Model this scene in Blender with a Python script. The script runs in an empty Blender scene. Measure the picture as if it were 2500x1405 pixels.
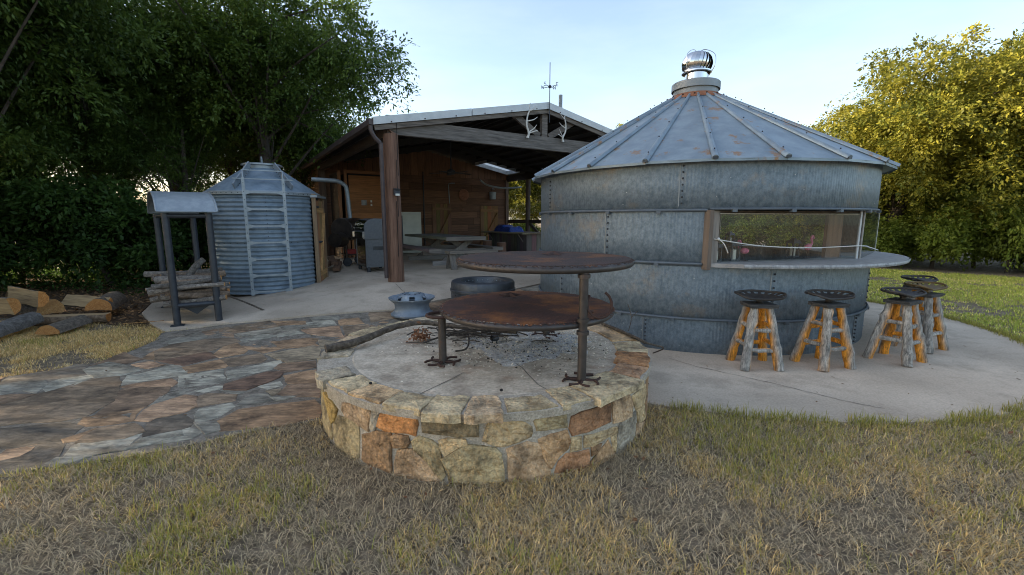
import bpy, math, random
import numpy as np
from mathutils import Vector, Matrix, Quaternion
from mathutils.geometry import delaunay_2d_cdt
R = math.radians
sin, cos, pi = math.sin, math.cos, math.pi
sc = bpy.context.scene
col = sc.collection
rnd = random.Random(7)

# ------------------------------------------------------------------ camera, sky, sun, exposure
CAM_F, CAM_P, CAM_H = 1083.0, R(8.77), 1.6
cd = bpy.data.cameras.new('camera')
cd.sensor_width = 36; cd.lens = 36 * CAM_F / 2500; cd.clip_start = .05; cd.clip_end = 600
cam = bpy.data.objects.new('camera', cd); col.objects.link(cam)
cam.location = (0, 0, CAM_H); cam.rotation_euler = (pi / 2 - CAM_P, 0, 0)
sc.camera = cam
SUN_AZ, SUN_EL = R(-86), R(16)          # azimuth clockwise from +Y (negative: left of the view), elevation
w = bpy.data.worlds.new('World'); sc.world = w; w.use_nodes = True
nt = w.node_tree; nt.nodes.clear()
wo = nt.nodes.new('ShaderNodeOutputWorld'); bg = nt.nodes.new('ShaderNodeBackground')
sky = nt.nodes.new('ShaderNodeTexSky'); sky.sky_type = 'NISHITA'; sky.sun_disc = False
sky.sun_elevation = SUN_EL; sky.sun_rotation = SUN_AZ
sky.air_density = .95; sky.dust_density = 2.0; sky.ozone_density = 1.0
tc = nt.nodes.new('ShaderNodeTexCoord'); mp = nt.nodes.new('ShaderNodeMapping')
mp.inputs['Scale'].default_value = (.8, 1.2, 3.2); mp.inputs['Rotation'].default_value = (.1, .25, .4)
nz = nt.nodes.new('ShaderNodeTexNoise'); nz.inputs['Scale'].default_value = 2.2; nz.inputs['Detail'].default_value = 6
nz.inputs['Roughness'].default_value = .55
rp = nt.nodes.new('ShaderNodeValToRGB'); rp.color_ramp.elements[0].position = .42; rp.color_ramp.elements[1].position = .78
rp.color_ramp.elements[0].color = (.05, .05, .05, 1); rp.color_ramp.elements[1].color = (.17, .17, .17, 1)
mx = nt.nodes.new('ShaderNodeMix'); mx.data_type = 'RGBA'
mx.inputs['B'].default_value = (5.4, 5.2, 4.85, 1)
L = nt.links.new
L(tc.outputs['Generated'], mp.inputs['Vector']); L(mp.outputs[0], nz.inputs['Vector'])
L(nz.outputs['Fac'], rp.inputs['Fac']); L(rp.outputs['Color'], mx.inputs['Factor'])
L(sky.outputs[0], mx.inputs['A']); L(mx.outputs['Result'], bg.inputs['Color']); L(bg.outputs[0], wo.inputs['Surface'])
bg.inputs['Strength'].default_value = .15
sl = bpy.data.lights.new('sun', 'SUN'); sl.energy = 5.0; sl.angle = R(.6); sl.color = (1, .82, .55)
so = bpy.data.objects.new('sun', sl); col.objects.link(so)
sd = Vector((sin(SUN_AZ) * cos(SUN_EL), cos(SUN_AZ) * cos(SUN_EL), sin(SUN_EL)))
so.rotation_euler = sd.to_track_quat('Z', 'Y').to_euler(); so.location = (-20, 4, 20)
sc.view_settings.view_transform = 'Standard'; sc.view_settings.look = 'None'
sc.view_settings.gamma = 1; sc.view_settings.use_curve_mapping = False
sc.view_settings.exposure = 1.46
sc.render.engine = 'CYCLES'
sc.cycles.filter_width = 1.0; sc.cycles.max_bounces = 6; sc.cycles.transparent_max_bounces = 8; sc.cycles.use_denoising = True

# ------------------------------------------------------------------ site geometry
P0 = (-2.40, 9.10); EA = math.atan2(.537, .843)      # barn corner post, direction of its front
EX = (cos(EA), sin(EA)); EY = (-sin(EA), cos(EA))
SILO = (2.91, 7.43); SR = 2.42                       # big bin
BIN = (-5.28, 9.65); BR = 1.05                       # small bin
PIT = (-.22, 3.88)
def W(a, b, z=0): return Vector((P0[0] + a * EX[0] + b * EY[0], P0[1] + a * EX[1] + b * EY[1], z))
def terr(x, y):
    "ground height: level lawn that climbs gently to the barn floor"
    x = np.asarray(x, float); y = np.asarray(y, float)
    rx, ry = x - P0[0], y - P0[1]
    a = rx * EX[0] + ry * EX[1]; b = rx * EY[0] + ry * EY[1]
    dx = np.maximum(np.maximum(-.3 - a, 0), a - 7.8); dy = np.maximum(-.3 - b, 0)
    t = 1 - np.minimum(1, np.hypot(dx, dy) / 3.2)
    return .3 * (t * t * (3 - 2 * t) * .5 + t * .5)
def T(x, y): return float(terr(x, y))
def gp(px, py, z=0.0, onT=False):
    "a point of the ground (or of a level z) from survey marks read off the photograph"
    u = (px - 1250) / CAM_F; v = (702.5 - py) / CAM_F
    dx, dy, dz = u, cos(CAM_P) + v * sin(CAM_P), -sin(CAM_P) + v * cos(CAM_P)
    zz = z
    for i in range(40 if onT else 1):
        t = (zz - CAM_H) / dz; x, y = dx * t, dy * t
        if onT: zz = .5 * zz + .5 * T(x, y)
    return (x, y)

# ------------------------------------------------------------------ materials
def rgb(h):
    h = h.lstrip('#'); v = [int(h[i:i + 2], 16) / 255 for i in (0, 2, 4)]
    return tuple(((c / 12.92) if c <= .04045 else ((c + .055) / 1.055) ** 2.4) for c in v)
MATS = {}
def M(name, cols, scale=6, stretch=(1, 1, 1), rough=.75, metal=0, bump=.15, bscale=60, bdist=.01,
      objcol=0, attr=0, detail=6, lo=.3, hi=.7, roughvar=0, cols2=None, scale2=1.5, fac2=(.55, .65), spec=.5, trans=0, bstretch=None, grain=None):
    m = bpy.data.materials.new(name); m.use_nodes = True; t = m.node_tree; N = t.nodes; k = t.links.new
    bs = N['Principled BSDF']
    tc = N.new('ShaderNodeTexCoord'); oi = N.new('ShaderNodeObjectInfo')
    mul = N.new('ShaderNodeMath'); mul.operation = 'MULTIPLY'; mul.inputs[1].default_value = 37
    k(oi.outputs['Random'], mul.inputs[0])
    add = N.new('ShaderNodeVectorMath'); add.operation = 'ADD'
    k(tc.outputs['Object'], add.inputs[0]); k(mul.outputs[0], add.inputs[1])
    mp = N.new('ShaderNodeMapping'); mp.inputs['Scale'].default_value = stretch; k(add.outputs[0], mp.inputs['Vector'])
    nz = N.new('ShaderNodeTexNoise'); nz.inputs['Scale'].default_value = scale; nz.inputs['Detail'].default_value = detail
    nz.inputs['Roughness'].default_value = .62
    k(mp.outputs[0], nz.inputs['Vector'])
    r = N.new('ShaderNodeValToRGB'); el = r.color_ramp.elements
    n = len(cols)
    for i, c in enumerate(cols):
        p = lo + (hi - lo) * (i / (n - 1) if n > 1 else 0)
        e = el[i] if i < 2 else el.new(p)
        e.position = p; e.color = (*c, 1)
    if n == 1: el[1].position = 1; el[1].color = (*cols[0], 1)
    k(nz.outputs['Fac'], r.inputs['Fac']); out = r.outputs['Color']
    if cols2:
        n2 = N.new('ShaderNodeTexNoise'); n2.inputs['Scale'].default_value = scale2; n2.inputs['Detail'].default_value = 7
        n2.inputs['Roughness'].default_value = .7
        k(add.outputs[0], n2.inputs['Vector'])
        mr = N.new('ShaderNodeMapRange'); mr.inputs['From Min'].default_value = fac2[0]; mr.inputs['From Max'].default_value = fac2[1]
        k(n2.outputs['Fac'], mr.inputs['Value'])
        mx = N.new('ShaderNodeMix'); mx.data_type = 'RGBA'; mx.inputs['B'].default_value = (*cols2, 1)
        k(mr.outputs[0], mx.inputs['Factor']); k(out, mx.inputs['A']); out = mx.outputs['Result']
    if grain:
        ng = N.new('ShaderNodeTexNoise'); ng.inputs['Scale'].default_value = grain[0]; ng.inputs['Detail'].default_value = 4; ng.inputs['Roughness'].default_value = .7
        k(mp.outputs[0], ng.inputs['Vector']); mg = N.new('ShaderNodeMapRange'); mg.inputs['From Min'].default_value = .32; mg.inputs['From Max'].default_value = .68
        mg.inputs['To Min'].default_value = grain[1]; mg.inputs['To Max'].default_value = grain[2]; k(ng.outputs['Fac'], mg.inputs['Value'])
        mx = N.new('ShaderNodeMix'); mx.data_type = 'RGBA'; mx.blend_type = 'MULTIPLY'; mx.inputs['Factor'].default_value = 1
        k(out, mx.inputs['A']); k(mg.outputs[0], mx.inputs['B']); out = mx.outputs['Result']
    if objcol or attr:
        mx = N.new('ShaderNodeMix'); mx.data_type = 'RGBA'; mx.blend_type = 'MULTIPLY'; mx.inputs['Factor'].default_value = 1
        if objcol: src = oi.outputs['Color']
        else:
            at = N.new('ShaderNodeAttribute'); at.attribute_name = 'Col'; src = at.outputs['Color']
        k(out, mx.inputs['A']); k(src, mx.inputs['B']); out = mx.outputs['Result']
    k(out, bs.inputs['Base Color'])
    bs.inputs['Roughness'].default_value = rough; bs.inputs['Metallic'].default_value = metal
    bs.inputs['Specular IOR Level'].default_value = spec
    if roughvar:
        mr = N.new('ShaderNodeMapRange'); mr.inputs['To Min'].default_value = rough - roughvar; mr.inputs['To Max'].default_value = rough + roughvar
        k(nz.outputs['Fac'], mr.inputs['Value']); k(mr.outputs[0], bs.inputs['Roughness'])
    if bump:
        nb = N.new('ShaderNodeTexNoise'); nb.inputs['Scale'].default_value = bscale; nb.inputs['Detail'].default_value = 5
        mb = N.new('ShaderNodeMapping'); mb.inputs['Scale'].default_value = bstretch or stretch; k(add.outputs[0], mb.inputs['Vector'])
        k(mb.outputs[0], nb.inputs['Vector'])
        b = N.new('ShaderNodeBump'); b.inputs['Strength'].default_value = bump; b.inputs['Distance'].default_value = bdist
        k(nb.outputs['Fac'], b.inputs['Height']); k(b.outputs[0], bs.inputs['Normal'])
    if trans:
        ts = N.new('ShaderNodeBsdfTranslucent'); k(out, ts.inputs['Color'])
        ms = N.new('ShaderNodeMixShader'); ms.inputs[0].default_value = trans
        k(bs.outputs[0], ms.inputs[1]); k(ts.outputs[0], ms.inputs[2]); k(ms.outputs[0], N['Material Output'].inputs['Surface'])
    MATS[name] = m; return m

g = lambda v: (v, v, v)
M('soil', [(.10, .078, .056), (.21, .165, .115), (.33, .26, .18)], 14, bump=.8, bscale=70, bdist=.03, rough=.95, spec=.2)
M('litter', [(.05, .032, .02), (.10, .065, .04), (.17, .11, .065)], 30, bump=.8, bscale=90, bdist=.03, rough=.95, spec=.2)
M('grass', [(1.2, 1.15, 1.0), (1.85, 1.75, 1.5)], 40, attr=1, rough=.7, bump=0, trans=.25, spec=.25)
M('leaf', [g(.6), g(1.4)], 1.2, attr=1, rough=.55, bump=0, trans=.45, spec=.35)
M('leaf_dry', [(.20, .085, .04), (.30, .15, .08)], 20, rough=.8, bump=.1, trans=.2)
M('bark', [(.035, .027, .02), (.09, .07, .055)], 9, stretch=(1, 1, .25), bump=.8, bscale=26, bdist=.03, rough=.95)
M('concrete', [(.43, .35, .265), (.56, .46, .352), (.67, .555, .43)], 2.6, lo=.36, hi=.66, grain=(55, .82, 1.12), bump=.15, bscale=90, rough=.85, cols2=(.33, .26, .19), scale2=1.3, fac2=(.47, .70), detail=10)
M('pit_concrete', [(.33, .265, .195), (.51, .425, .32), (.62, .525, .405)], 4, lo=.36, hi=.66, grain=(40, .7, 1.2), bump=.2, bscale=60, rough=.9, cols2=(.34, .20, .12), scale2=2.2, fac2=(.58, .75))
M('mortar', [(.33, .28, .215), (.53, .46, .365)], 14, grain=(80, .6, 1.25), bump=.5, bscale=70, rough=.95, detail=8)
M('path_mortar', [(.13, .11, .085), (.27, .23, .18)], 9, lo=.36, hi=.64, grain=(45, .6, 1.3), bump=.5, bscale=60, rough=.95)
M('stone', [(.85, .82, .75), (1.35, 1.3, 1.18), (1.8, 1.72, 1.56)], 4, lo=.36, hi=.64, stretch=(.6, 1.9, 1), grain=(16, .72, 1.22), objcol=1, bump=.8, bscale=12, bdist=.02, rough=.85, cols2=(.36, .33, .29), scale2=3.2, fac2=(.47, .68), detail=9)
M('wall_stone', [(.54, .51, .46), (1.36, 1.29, 1.17), (1.88, 1.78, 1.6)], 7, lo=.35, hi=.65, grain=(42, .65, 1.25), objcol=1, bump=1, bscale=24, bdist=.035, rough=.88, cols2=(.55, .42, .26), scale2=5, fac2=(.52, .75), detail=9)
M('ash', [(.24, .23, .215), (.55, .53, .50), (.74, .72, .69)], 38, bump=.7, bscale=90, bdist=.02, rough=1, detail=10)
M('galv', [(.115, .155, .19), (.165, .21, .25), (.215, .265, .305)], 20, lo=.34, hi=.66, grain=(70, .85, 1.12), stretch=(1, 1, .8), rough=.5, metal=.4, bump=.05, bscale=60, roughvar=.12, cols2=(.30, .255, .205), scale2=1.7, fac2=(.57, .75), detail=8)
M('galv_blue', [(.135, .185, .235), (.20, .26, .315), (.25, .31, .365)], 6, rough=.55, metal=.3, bump=.04, bscale=60, roughvar=.1)
M('galv_plain', [(.22, .26, .29), (.33, .37, .40)], 10, rough=.45, metal=.4, bump=.05, roughvar=.1)
M('roof_metal', [(.16, .21, .25), (.25, .31, .35)], 5, lo=.35, hi=.65, rough=.45, metal=.35, bump=.05, bscale=30, roughvar=.1, cols2=(.27, .16, .085), scale2=3.6, fac2=(.575, .64))
M('rust', [(.18, .07, .035), (.30, .12, .055)], 12, rough=.85, bump=.4)
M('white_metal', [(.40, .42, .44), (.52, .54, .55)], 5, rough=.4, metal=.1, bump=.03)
M('chrome', [(.62, .62, .62), (.75, .75, .75)], 3, rough=.16, metal=1, bump=.02)
M('hoop_grey', [(.085, .105, .125), (.125, .15, .175)], 8, rough=.6, metal=.2)
M('collar_grey', [(.20, .225, .235), (.27, .29, .30)], 8, rough=.5, metal=.3)
M('black_steel', [(.028, .033, .042), (.05, .056, .066)], 12, rough=.45, metal=.3, bump=.08)
M('pipe_steel', [(.055, .048, .045), (.10, .085, .078)], 10, rough=.5, metal=.6, bump=.2, cols2=(.11, .05, .03), scale2=5, fac2=(.55, .7))
M('grate_rust', [(.05, .04, .036), (.09, .05, .041)], 5, rough=.75, metal=.2, bump=.3, cols2=(.22, .09, .035), scale2=2.6, fac2=(.53, .70))
M('grate_red', [(.065, .04, .034), (.125, .055, .04)], 5, rough=.75, metal=.2, bump=.3, cols2=(.28, .11, .04), scale2=2.4, fac2=(.50, .66))
M('iron', [(.045, .025, .02), (.085, .045, .033)], 15, rough=.75, metal=.4, bump=.3)
M('seat_iron', [(.035, .031, .028), (.07, .06, .052)], 14, rough=.55, metal=.5, bump=.2, objcol=1)
M('wood_grey', [(.15, .14, .13), (.27, .255, .235), (.38, .36, .33)], 7, stretch=(1, 1, 1), rough=.9, bump=.5, bscale=30, bdist=.01)
def wood(name, cols, axis, scale=3, **k):
    s = [9, 9, 9]; s['xyz'.index(axis)] = .7
    return M(name, cols, scale, stretch=tuple(s), rough=k.pop('rough', .85), bump=k.pop('bump', .4), bscale=k.pop('bscale', 5), bdist=.008, **k)
wood('beam_grey', [(.06, .052, .046), (.13, .115, .102), (.20, .18, .162)], 'x', objcol=1)
wood('post_brown', [(.09, .048, .03), (.17, .09, .058), (.23, .13, .085)], 'z')
wood('plank_x', [(.6, .6, .6), (.95, .95, .95), (1.25, 1.2, 1.15)], 'x', objcol=1)
wood('plank_y', [(.6, .6, .6), (.95, .95, .95), (1.25, 1.2, 1.15)], 'y', objcol=1)
wood('plank_z', [(.6, .6, .6), (.95, .95, .95), (1.25, 1.2, 1.15)], 'z', objcol=1)
M('stool_wood', [g(.65), g(1.2), g(1.55)], 7, grain=(14, .65, 1.25), lo=.34, hi=.66, stretch=(6, 6, 1), attr=1, rough=.8, bump=.5, bscale=8, bdist=.01)
M('stool_board', [(.03, .029, .028), (.075, .072, .068)], 8, stretch=(1, 5, 1), rough=.85, bump=.6, bscale=20)
M('log_bark', [(.085, .072, .06), (.17, .15, .13), (.25, .225, .195)], 16, grain=(40, .6, 1.3), rough=.95, bump=.9, bscale=40, bdist=.02, objcol=1)
M('split_face', [(.20, .13, .07), (.36, .24, .12), (.48, .33, .17)], 9, stretch=(.3, 3, 3), rough=.9, bump=.6, bscale=20)
M('cut_wood', [(.36, .165, .045), (.48, .245, .08), (.56, .32, .13)], 30, rough=.8, bump=.4, bscale=90, objcol=1)
M('counter', [(.20, .195, .19), (.30, .29, .28), (.36, .35, .34)], 10, rough=.6, bump=.2, detail=9)
M('counter_edge', [(.14, .15, .16), (.42, .43, .44)], 30, stretch=(1, 1, .5), rough=.5, bump=.3)
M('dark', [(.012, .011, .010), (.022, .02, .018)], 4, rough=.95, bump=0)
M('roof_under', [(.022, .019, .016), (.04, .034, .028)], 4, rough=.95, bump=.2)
M('graphite', [(.13, .14, .15), (.17, .18, .19)], 20, rough=.4, metal=.4, bump=.03)
M('drum', [(.06, .066, .075), (.10, .108, .12)], 9, rough=.42, metal=.5, bump=.1, cols2=(.12, .10, .09), scale2=4)
M('wheel_blue', [(.17, .21, .26), (.27, .32, .37)], 9, rough=.5, metal=.35, bump=.2, cols2=(.45, .46, .46), scale2=6, fac2=(.56, .72))
M('smoker', [(.045, .038, .034), (.09, .07, .06)], 6, rough=.4, metal=.6, bump=.1)
M('cream', [(.46, .46, .40), (.56, .56, .49)], 3, rough=.5, bump=.05)
M('tarp', [(.01, .035, .20), (.02, .075, .38)], 6, rough=.45, bump=.6, bscale=18, bdist=.03)
M('terracotta', [(.24, .10, .06), (.33, .15, .09)], 10, rough=.85)
M('bone', [(.55, .53, .49), (.68, .66, .62)], 14, rough=.6, bump=.15)
M('rope', [(.62, .60, .55), (.78, .76, .72)], 60, rough=.9, bump=.5, bscale=200)
M('pvc', [(.62, .59, .52), (.72, .69, .62)], 9, rough=.5, bump=.05)
M('pink', [(.62, .12, .22), (.72, .2, .3)], 6, rough=.4, bump=0)
M('candle', [(.6, .58, .5), (.7, .68, .6)], 6, rough=.6, bump=0)
M('brown_gutter', [(.055, .04, .04), (.085, .065, .062)], 6, rough=.5, metal=.2)
M('fiberglass', [(.78, .79, .78), (.86, .87, .86)], 4, rough=.6, bump=0, trans=.85)
M('red_paint', [(.25, .02, .015), (.35, .03, .02)], 8, rough=.6)
def rings(m):
    t = m.node_tree; N = t.nodes; k = t.links.new; b = N['Principled BSDF']; src = b.inputs['Base Color'].links[0].from_socket
    tc = N.new('ShaderNodeTexCoord'); wv = N.new('ShaderNodeTexWave'); wv.wave_type = 'RINGS'; wv.rings_direction = 'X'; wv.inputs['Scale'].default_value = 22; wv.inputs['Distortion'].default_value = 3.5; wv.inputs['Detail Scale'].default_value = 2
    k(tc.outputs['Object'], wv.inputs['Vector']); mg = N.new('ShaderNodeMapRange'); mg.inputs['To Min'].default_value = .55; mg.inputs['To Max'].default_value = 1.15; k(wv.outputs['Fac'], mg.inputs['Value'])
    mx = N.new('ShaderNodeMix'); mx.data_type = 'RGBA'; mx.blend_type = 'MULTIPLY'; mx.inputs['Factor'].default_value = 1; k(src, mx.inputs['A']); k(mg.outputs[0], mx.inputs['B']); k(mx.outputs['Result'], b.inputs['Base Color'])
rings(MATS['cut_wood'])
def glassmat():
    m = bpy.data.materials.new('glass'); m.use_nodes = True; t = m.node_tree; N = t.nodes; k = t.links.new
    N.remove(N['Principled BSDF'])
    tr = N.new('ShaderNodeBsdfTransparent'); tr.inputs[0].default_value = (.94, .96, .95, 1)
    gl = N.new('ShaderNodeBsdfGlossy'); gl.inputs['Roughness'].default_value = .03
    df = N.new('ShaderNodeBsdfDiffuse'); df.inputs[0].default_value = (.55, .56, .54, 1)
    lw = N.new('ShaderNodeLayerWeight'); lw.inputs[0].default_value = .5
    pw = N.new('ShaderNodeMath'); pw.operation = 'POWER'; pw.inputs[1].default_value = 4; k(lw.outputs['Facing'], pw.inputs[0])
    fr = N.new('ShaderNodeMath'); fr.operation = 'MULTIPLY_ADD'; fr.inputs[1].default_value = .7; fr.inputs[2].default_value = .035; k(pw.outputs[0], fr.inputs[0])
    a = N.new('ShaderNodeMixShader'); b = N.new('ShaderNodeMixShader')
    tc = N.new('ShaderNodeTexCoord'); nz = N.new('ShaderNodeTexNoise'); nz.inputs['Scale'].default_value = 5; nz.inputs['Detail'].default_value = 6
    mr = N.new('ShaderNodeMapRange'); mr.inputs['From Min'].default_value = .35; mr.inputs['From Max'].default_value = .8
    mr.inputs['To Min'].default_value = .004; mr.inputs['To Max'].default_value = .035
    k(tc.outputs['Object'], nz.inputs['Vector']); k(nz.outputs['Fac'], mr.inputs['Value'])
    k(fr.outputs[0], a.inputs[0]); k(tr.outputs[0], a.inputs[1]); k(gl.outputs[0], a.inputs[2])
    k(mr.outputs[0], b.inputs[0]); k(a.outputs[0], b.inputs[1]); k(df.outputs[0], b.inputs[2])
    k(b.outputs[0], N['Material Output'].inputs['Surface']); MATS['glass'] = m
glassmat()

# ------------------------------------------------------------------ mesh builder
class MB:
    def __init__(s): s.v = []; s.f = []; s.m = []; s.c = []; s.mi = 0; s.cc = None
    def face(s, idx): s.f.append(tuple(idx)); s.m.append(s.mi)
    def vert(s, p):
        s.v.append(tuple(p))
        if s.cc is not None: s.c.append(s.cc)
        return len(s.v) - 1
    def box(s, c, sz, rot=None, taper=1):
        x, y, z = sz[0] / 2, sz[1] / 2, sz[2] / 2; c = Vector(c); i = len(s.v)
        for dz in (-1, 1):
            k = taper if dz > 0 else 1
            for dx, dy in ((-1, -1), (1, -1), (1, 1), (-1, 1)):
                p = Vector((dx * x * k, dy * y * k, dz * z))
                if rot is not None: p = rot @ p
                s.vert(c + p)
        for q in ((3, 2, 1, 0), (4, 5, 6, 7), (0, 1, 5, 4), (1, 2, 6, 5), (2, 3, 7, 6), (3, 0, 4, 7)): s.face([i + t for t in q])
        return s
    def bar(s, a, b, w, h, up=(0, 0, 1)):
        "rectangular bar from a to b; w sideways, h along up"
        a, b = Vector(a), Vector(b); d = b - a; z = d.normalized(); u = Vector(up)
        if abs(z.dot(u)) > .98: u = Vector((1, 0, 0))
        x = z.cross(u).normalized(); y = x.cross(z).normalized()
        return s.box((a + b) / 2, (w, h, d.length), Matrix((x, -y, z)).transposed() if Matrix((x, -y, z)).determinant() > 0 else Matrix((x, y, z)).transposed())
    def tube(s, pts, rad, n=8, caps=True, close=False, wob=0, rn=None, endmi=None, colf=None):
        pts = [Vector(p) for p in pts]; m = len(pts)
        if not hasattr(rad, '__len__'): rad = [rad] * m
        i0 = len(s.v); px = None
        for i, p in enumerate(pts):
            if close: t = (pts[(i + 1) % m] - pts[i - 1]).normalized()
            else: t = (pts[min(i + 1, m - 1)] - pts[max(i - 1, 0)]).normalized()
            if px is None:
                u = Vector((0, 0, 1)) if abs(t.z) < .9 else Vector((1, 0, 0)); px = t.cross(u).normalized()
            else:
                px = (px - t * px.dot(t)); px = px.normalized() if px.length > 1e-6 else t.orthogonal().normalized()
            py = t.cross(px)
            for j in range(n):
                a = 2 * pi * j / n; r = rad[i] * (1 + (rn.uniform(-wob, wob) if wob else 0))
                q = p + px * (cos(a) * r) + py * (sin(a) * r)
                if colf: s.cc = colf(q, px * cos(a) + py * sin(a))
                s.vert(q)
        for i in range(m if close else m - 1):
            k = (i + 1) % m
            for j in range(n):
                l = (j + 1) % n
                s.face((i0 + i * n + j, i0 + i * n + l, i0 + k * n + l, i0 + k * n + j))
        if caps and not close:
            o = s.mi
            if endmi is not None: s.mi = endmi
            s.face([i0 + j for j in range(n)][::-1]); s.face([i0 + (m - 1) * n + j for j in range(n)])
            s.mi = o
        return s
    def lathe(s, prof, c=(0, 0, 0), n=32, a0=0, a1=2 * pi, ripple=None):
        full = abs(a1 - a0 - 2 * pi) < 1e-6; k = n if full else n + 1; i0 = len(s.v)
        for r, z in prof:
            for j in range(k):
                a = a0 + (a1 - a0) * j / n; rr = r + (ripple(a) if ripple else 0)
                s.vert((c[0] + rr * cos(a), c[1] + rr * sin(a), c[2] + z))
        for i in range(len(prof) - 1):
            for j in range(n):
                l = (j + 1) % k if full else j + 1
                s.face((i0 + i * k + j, i0 + i * k + l, i0 + (i + 1) * k + l, i0 + (i + 1) * k + j))
        return s
    def prism(s, poly, z0, z1, f=None):
        n = len(poly); i = len(s.v); f = f or (lambda x, y, z: (x, y, z))
        for z in (z0, z1):
            for x, y in poly: s.vert(f(x, y, z))
        s.face([i + j for j in range(n)][::-1]); s.face([i + n + j for j in range(n)])
        for j in range(n): s.face((i + j, i + (j + 1) % n, i + n + (j + 1) % n, i + n + j))
        return s
    def ball(s, c, r, n=8, m=6):
        r = r if hasattr(r, '__len__') else (r, r, r); i0 = len(s.v)
        for i in range(m + 1):
            t = pi * i / m
            for j in range(n):
                a = 2 * pi * j / n; s.vert((c[0] + r[0] * sin(t) * cos(a), c[1] + r[1] * sin(t) * sin(a), c[2] - r[2] * cos(t)))
        for i in range(m):
            for j in range(n): s.face((i0 + i * n + j, i0 + i * n + (j + 1) % n, i0 + (i + 1) * n + (j + 1) % n, i0 + (i + 1) * n + j))
        return s
    def mesh(s, name, mats, smooth=False):
        me = bpy.data.meshes.new(name); me.from_pydata(s.v, [], s.f); me.update()
        mats = mats if isinstance(mats, (list, tuple)) else [mats]
        for m in mats: me.materials.append(MATS[m])
        if len(mats) > 1: me.polygons.foreach_set('material_index', s.m)
        if s.c:
            at = me.color_attributes.new('Col', 'FLOAT_COLOR', 'POINT')
            at.data.foreach_set('color', np.c_[np.array(s.c, float)[:, :3], np.ones(len(s.c))].ravel())
        if smooth:
            me.polygons.foreach_set('use_smooth', [True] * len(me.polygons))
            if smooth != 2: me.set_sharp_from_angle(angle=R(38))
        return me
    def build(s, name, mats, parent=None, smooth=False, color=None):
        o = bpy.data.objects.new(name, s.mesh(name, mats, smooth)); col.objects.link(o)
        if parent is not None: o.parent = parent
        if color is not None: o.color = (*color[:3], 1)
        return o
def tag(o, label=None, cat=None, group=None, kind=None):
    if label: o['label'] = label
    if cat: o['category'] = cat
    if group: o['group'] = group
    if kind: o['kind'] = kind
    return o
def empty(name, loc=(0, 0, 0), rz=0, label=None, cat=None, group=None):
    o = bpy.data.objects.new(name, None); col.objects.link(o); o.location = loc; o.rotation_euler = (0, 0, rz); o.empty_display_size = .1
    return tag(o, label, cat, group)
def inst(name, me, parent=None, loc=(0, 0, 0), rot=(0, 0, 0), scale=(1, 1, 1), color=None):
    o = bpy.data.objects.new(name, me); col.objects.link(o); o.location = loc; o.rotation_euler = rot; o.scale = scale
    if parent is not None: o.parent = parent
    if color is not None: o.color = (*color[:3], 1)
    return o
def copy_tree(o, parent=None):
    c = o.copy(); col.objects.link(c); c.parent = parent
    for ch in o.children: copy_tree(ch, c)
    return c
def npmesh(name, V, F, matname, C=None, parent=None, smooth=False):
    "fast mesh from numpy: V (n,3), F list of index arrays (all tris or quads mixed)"
    me = bpy.data.meshes.new(name)
    loops = np.concatenate([f.ravel() for f in F]); tot = np.concatenate([np.full(len(f), f.shape[1]) for f in F])
    st = np.concatenate([[0], np.cumsum(tot)[:-1]])
    me.vertices.add(len(V)); me.vertices.foreach_set('co', V.astype(np.float32).ravel())
    me.loops.add(len(loops)); me.loops.foreach_set('vertex_index', loops.astype(np.int32))
    me.polygons.add(len(tot)); me.polygons.foreach_set('loop_start', st.astype(np.int32)); me.polygons.foreach_set('loop_total', tot.astype(np.int32))
    me.update(calc_edges=True)
    if C is not None:
        at = me.color_attributes.new('Col', 'FLOAT_COLOR', 'POINT')
        at.data.foreach_set('color', np.c_[C, np.ones(len(C))].astype(np.float32).ravel())
    me.materials.append(MATS[matname])
    return me
class VNoise:
    def __init__(s, seed, n=64): s.n = n; s.t = np.random.RandomState(seed).rand(n, n)
    def __call__(s, x, y):
        x = np.asarray(x) % s.n; y = np.asarray(y) % s.n
        i, j = x.astype(int), y.astype(int); fx, fy = x - i, y - j; fx = fx * fx * (3 - 2 * fx); fy = fy * fy * (3 - 2 * fy)
        i1, j1 = (i + 1) % s.n, (j + 1) % s.n; t = s.t
        return (t[i, j] * (1 - fx) + t[i1, j] * fx) * (1 - fy) + (t[i, j1] * (1 - fx) + t[i1, j1] * fx) * fy
def inpoly(x, y, poly):
    x = np.asarray(x); y = np.asarray(y); r = np.zeros(x.shape, bool); n = len(poly)
    for i in range(n):
        x0, y0 = poly[i]; x1, y1 = poly[(i + 1) % n]
        if y0 == y1: continue
        c = ((y0 > y) != (y1 > y)) & (x < (x1 - x0) * (y - y0) / (y1 - y0) + x0); r ^= c
    return r
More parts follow.
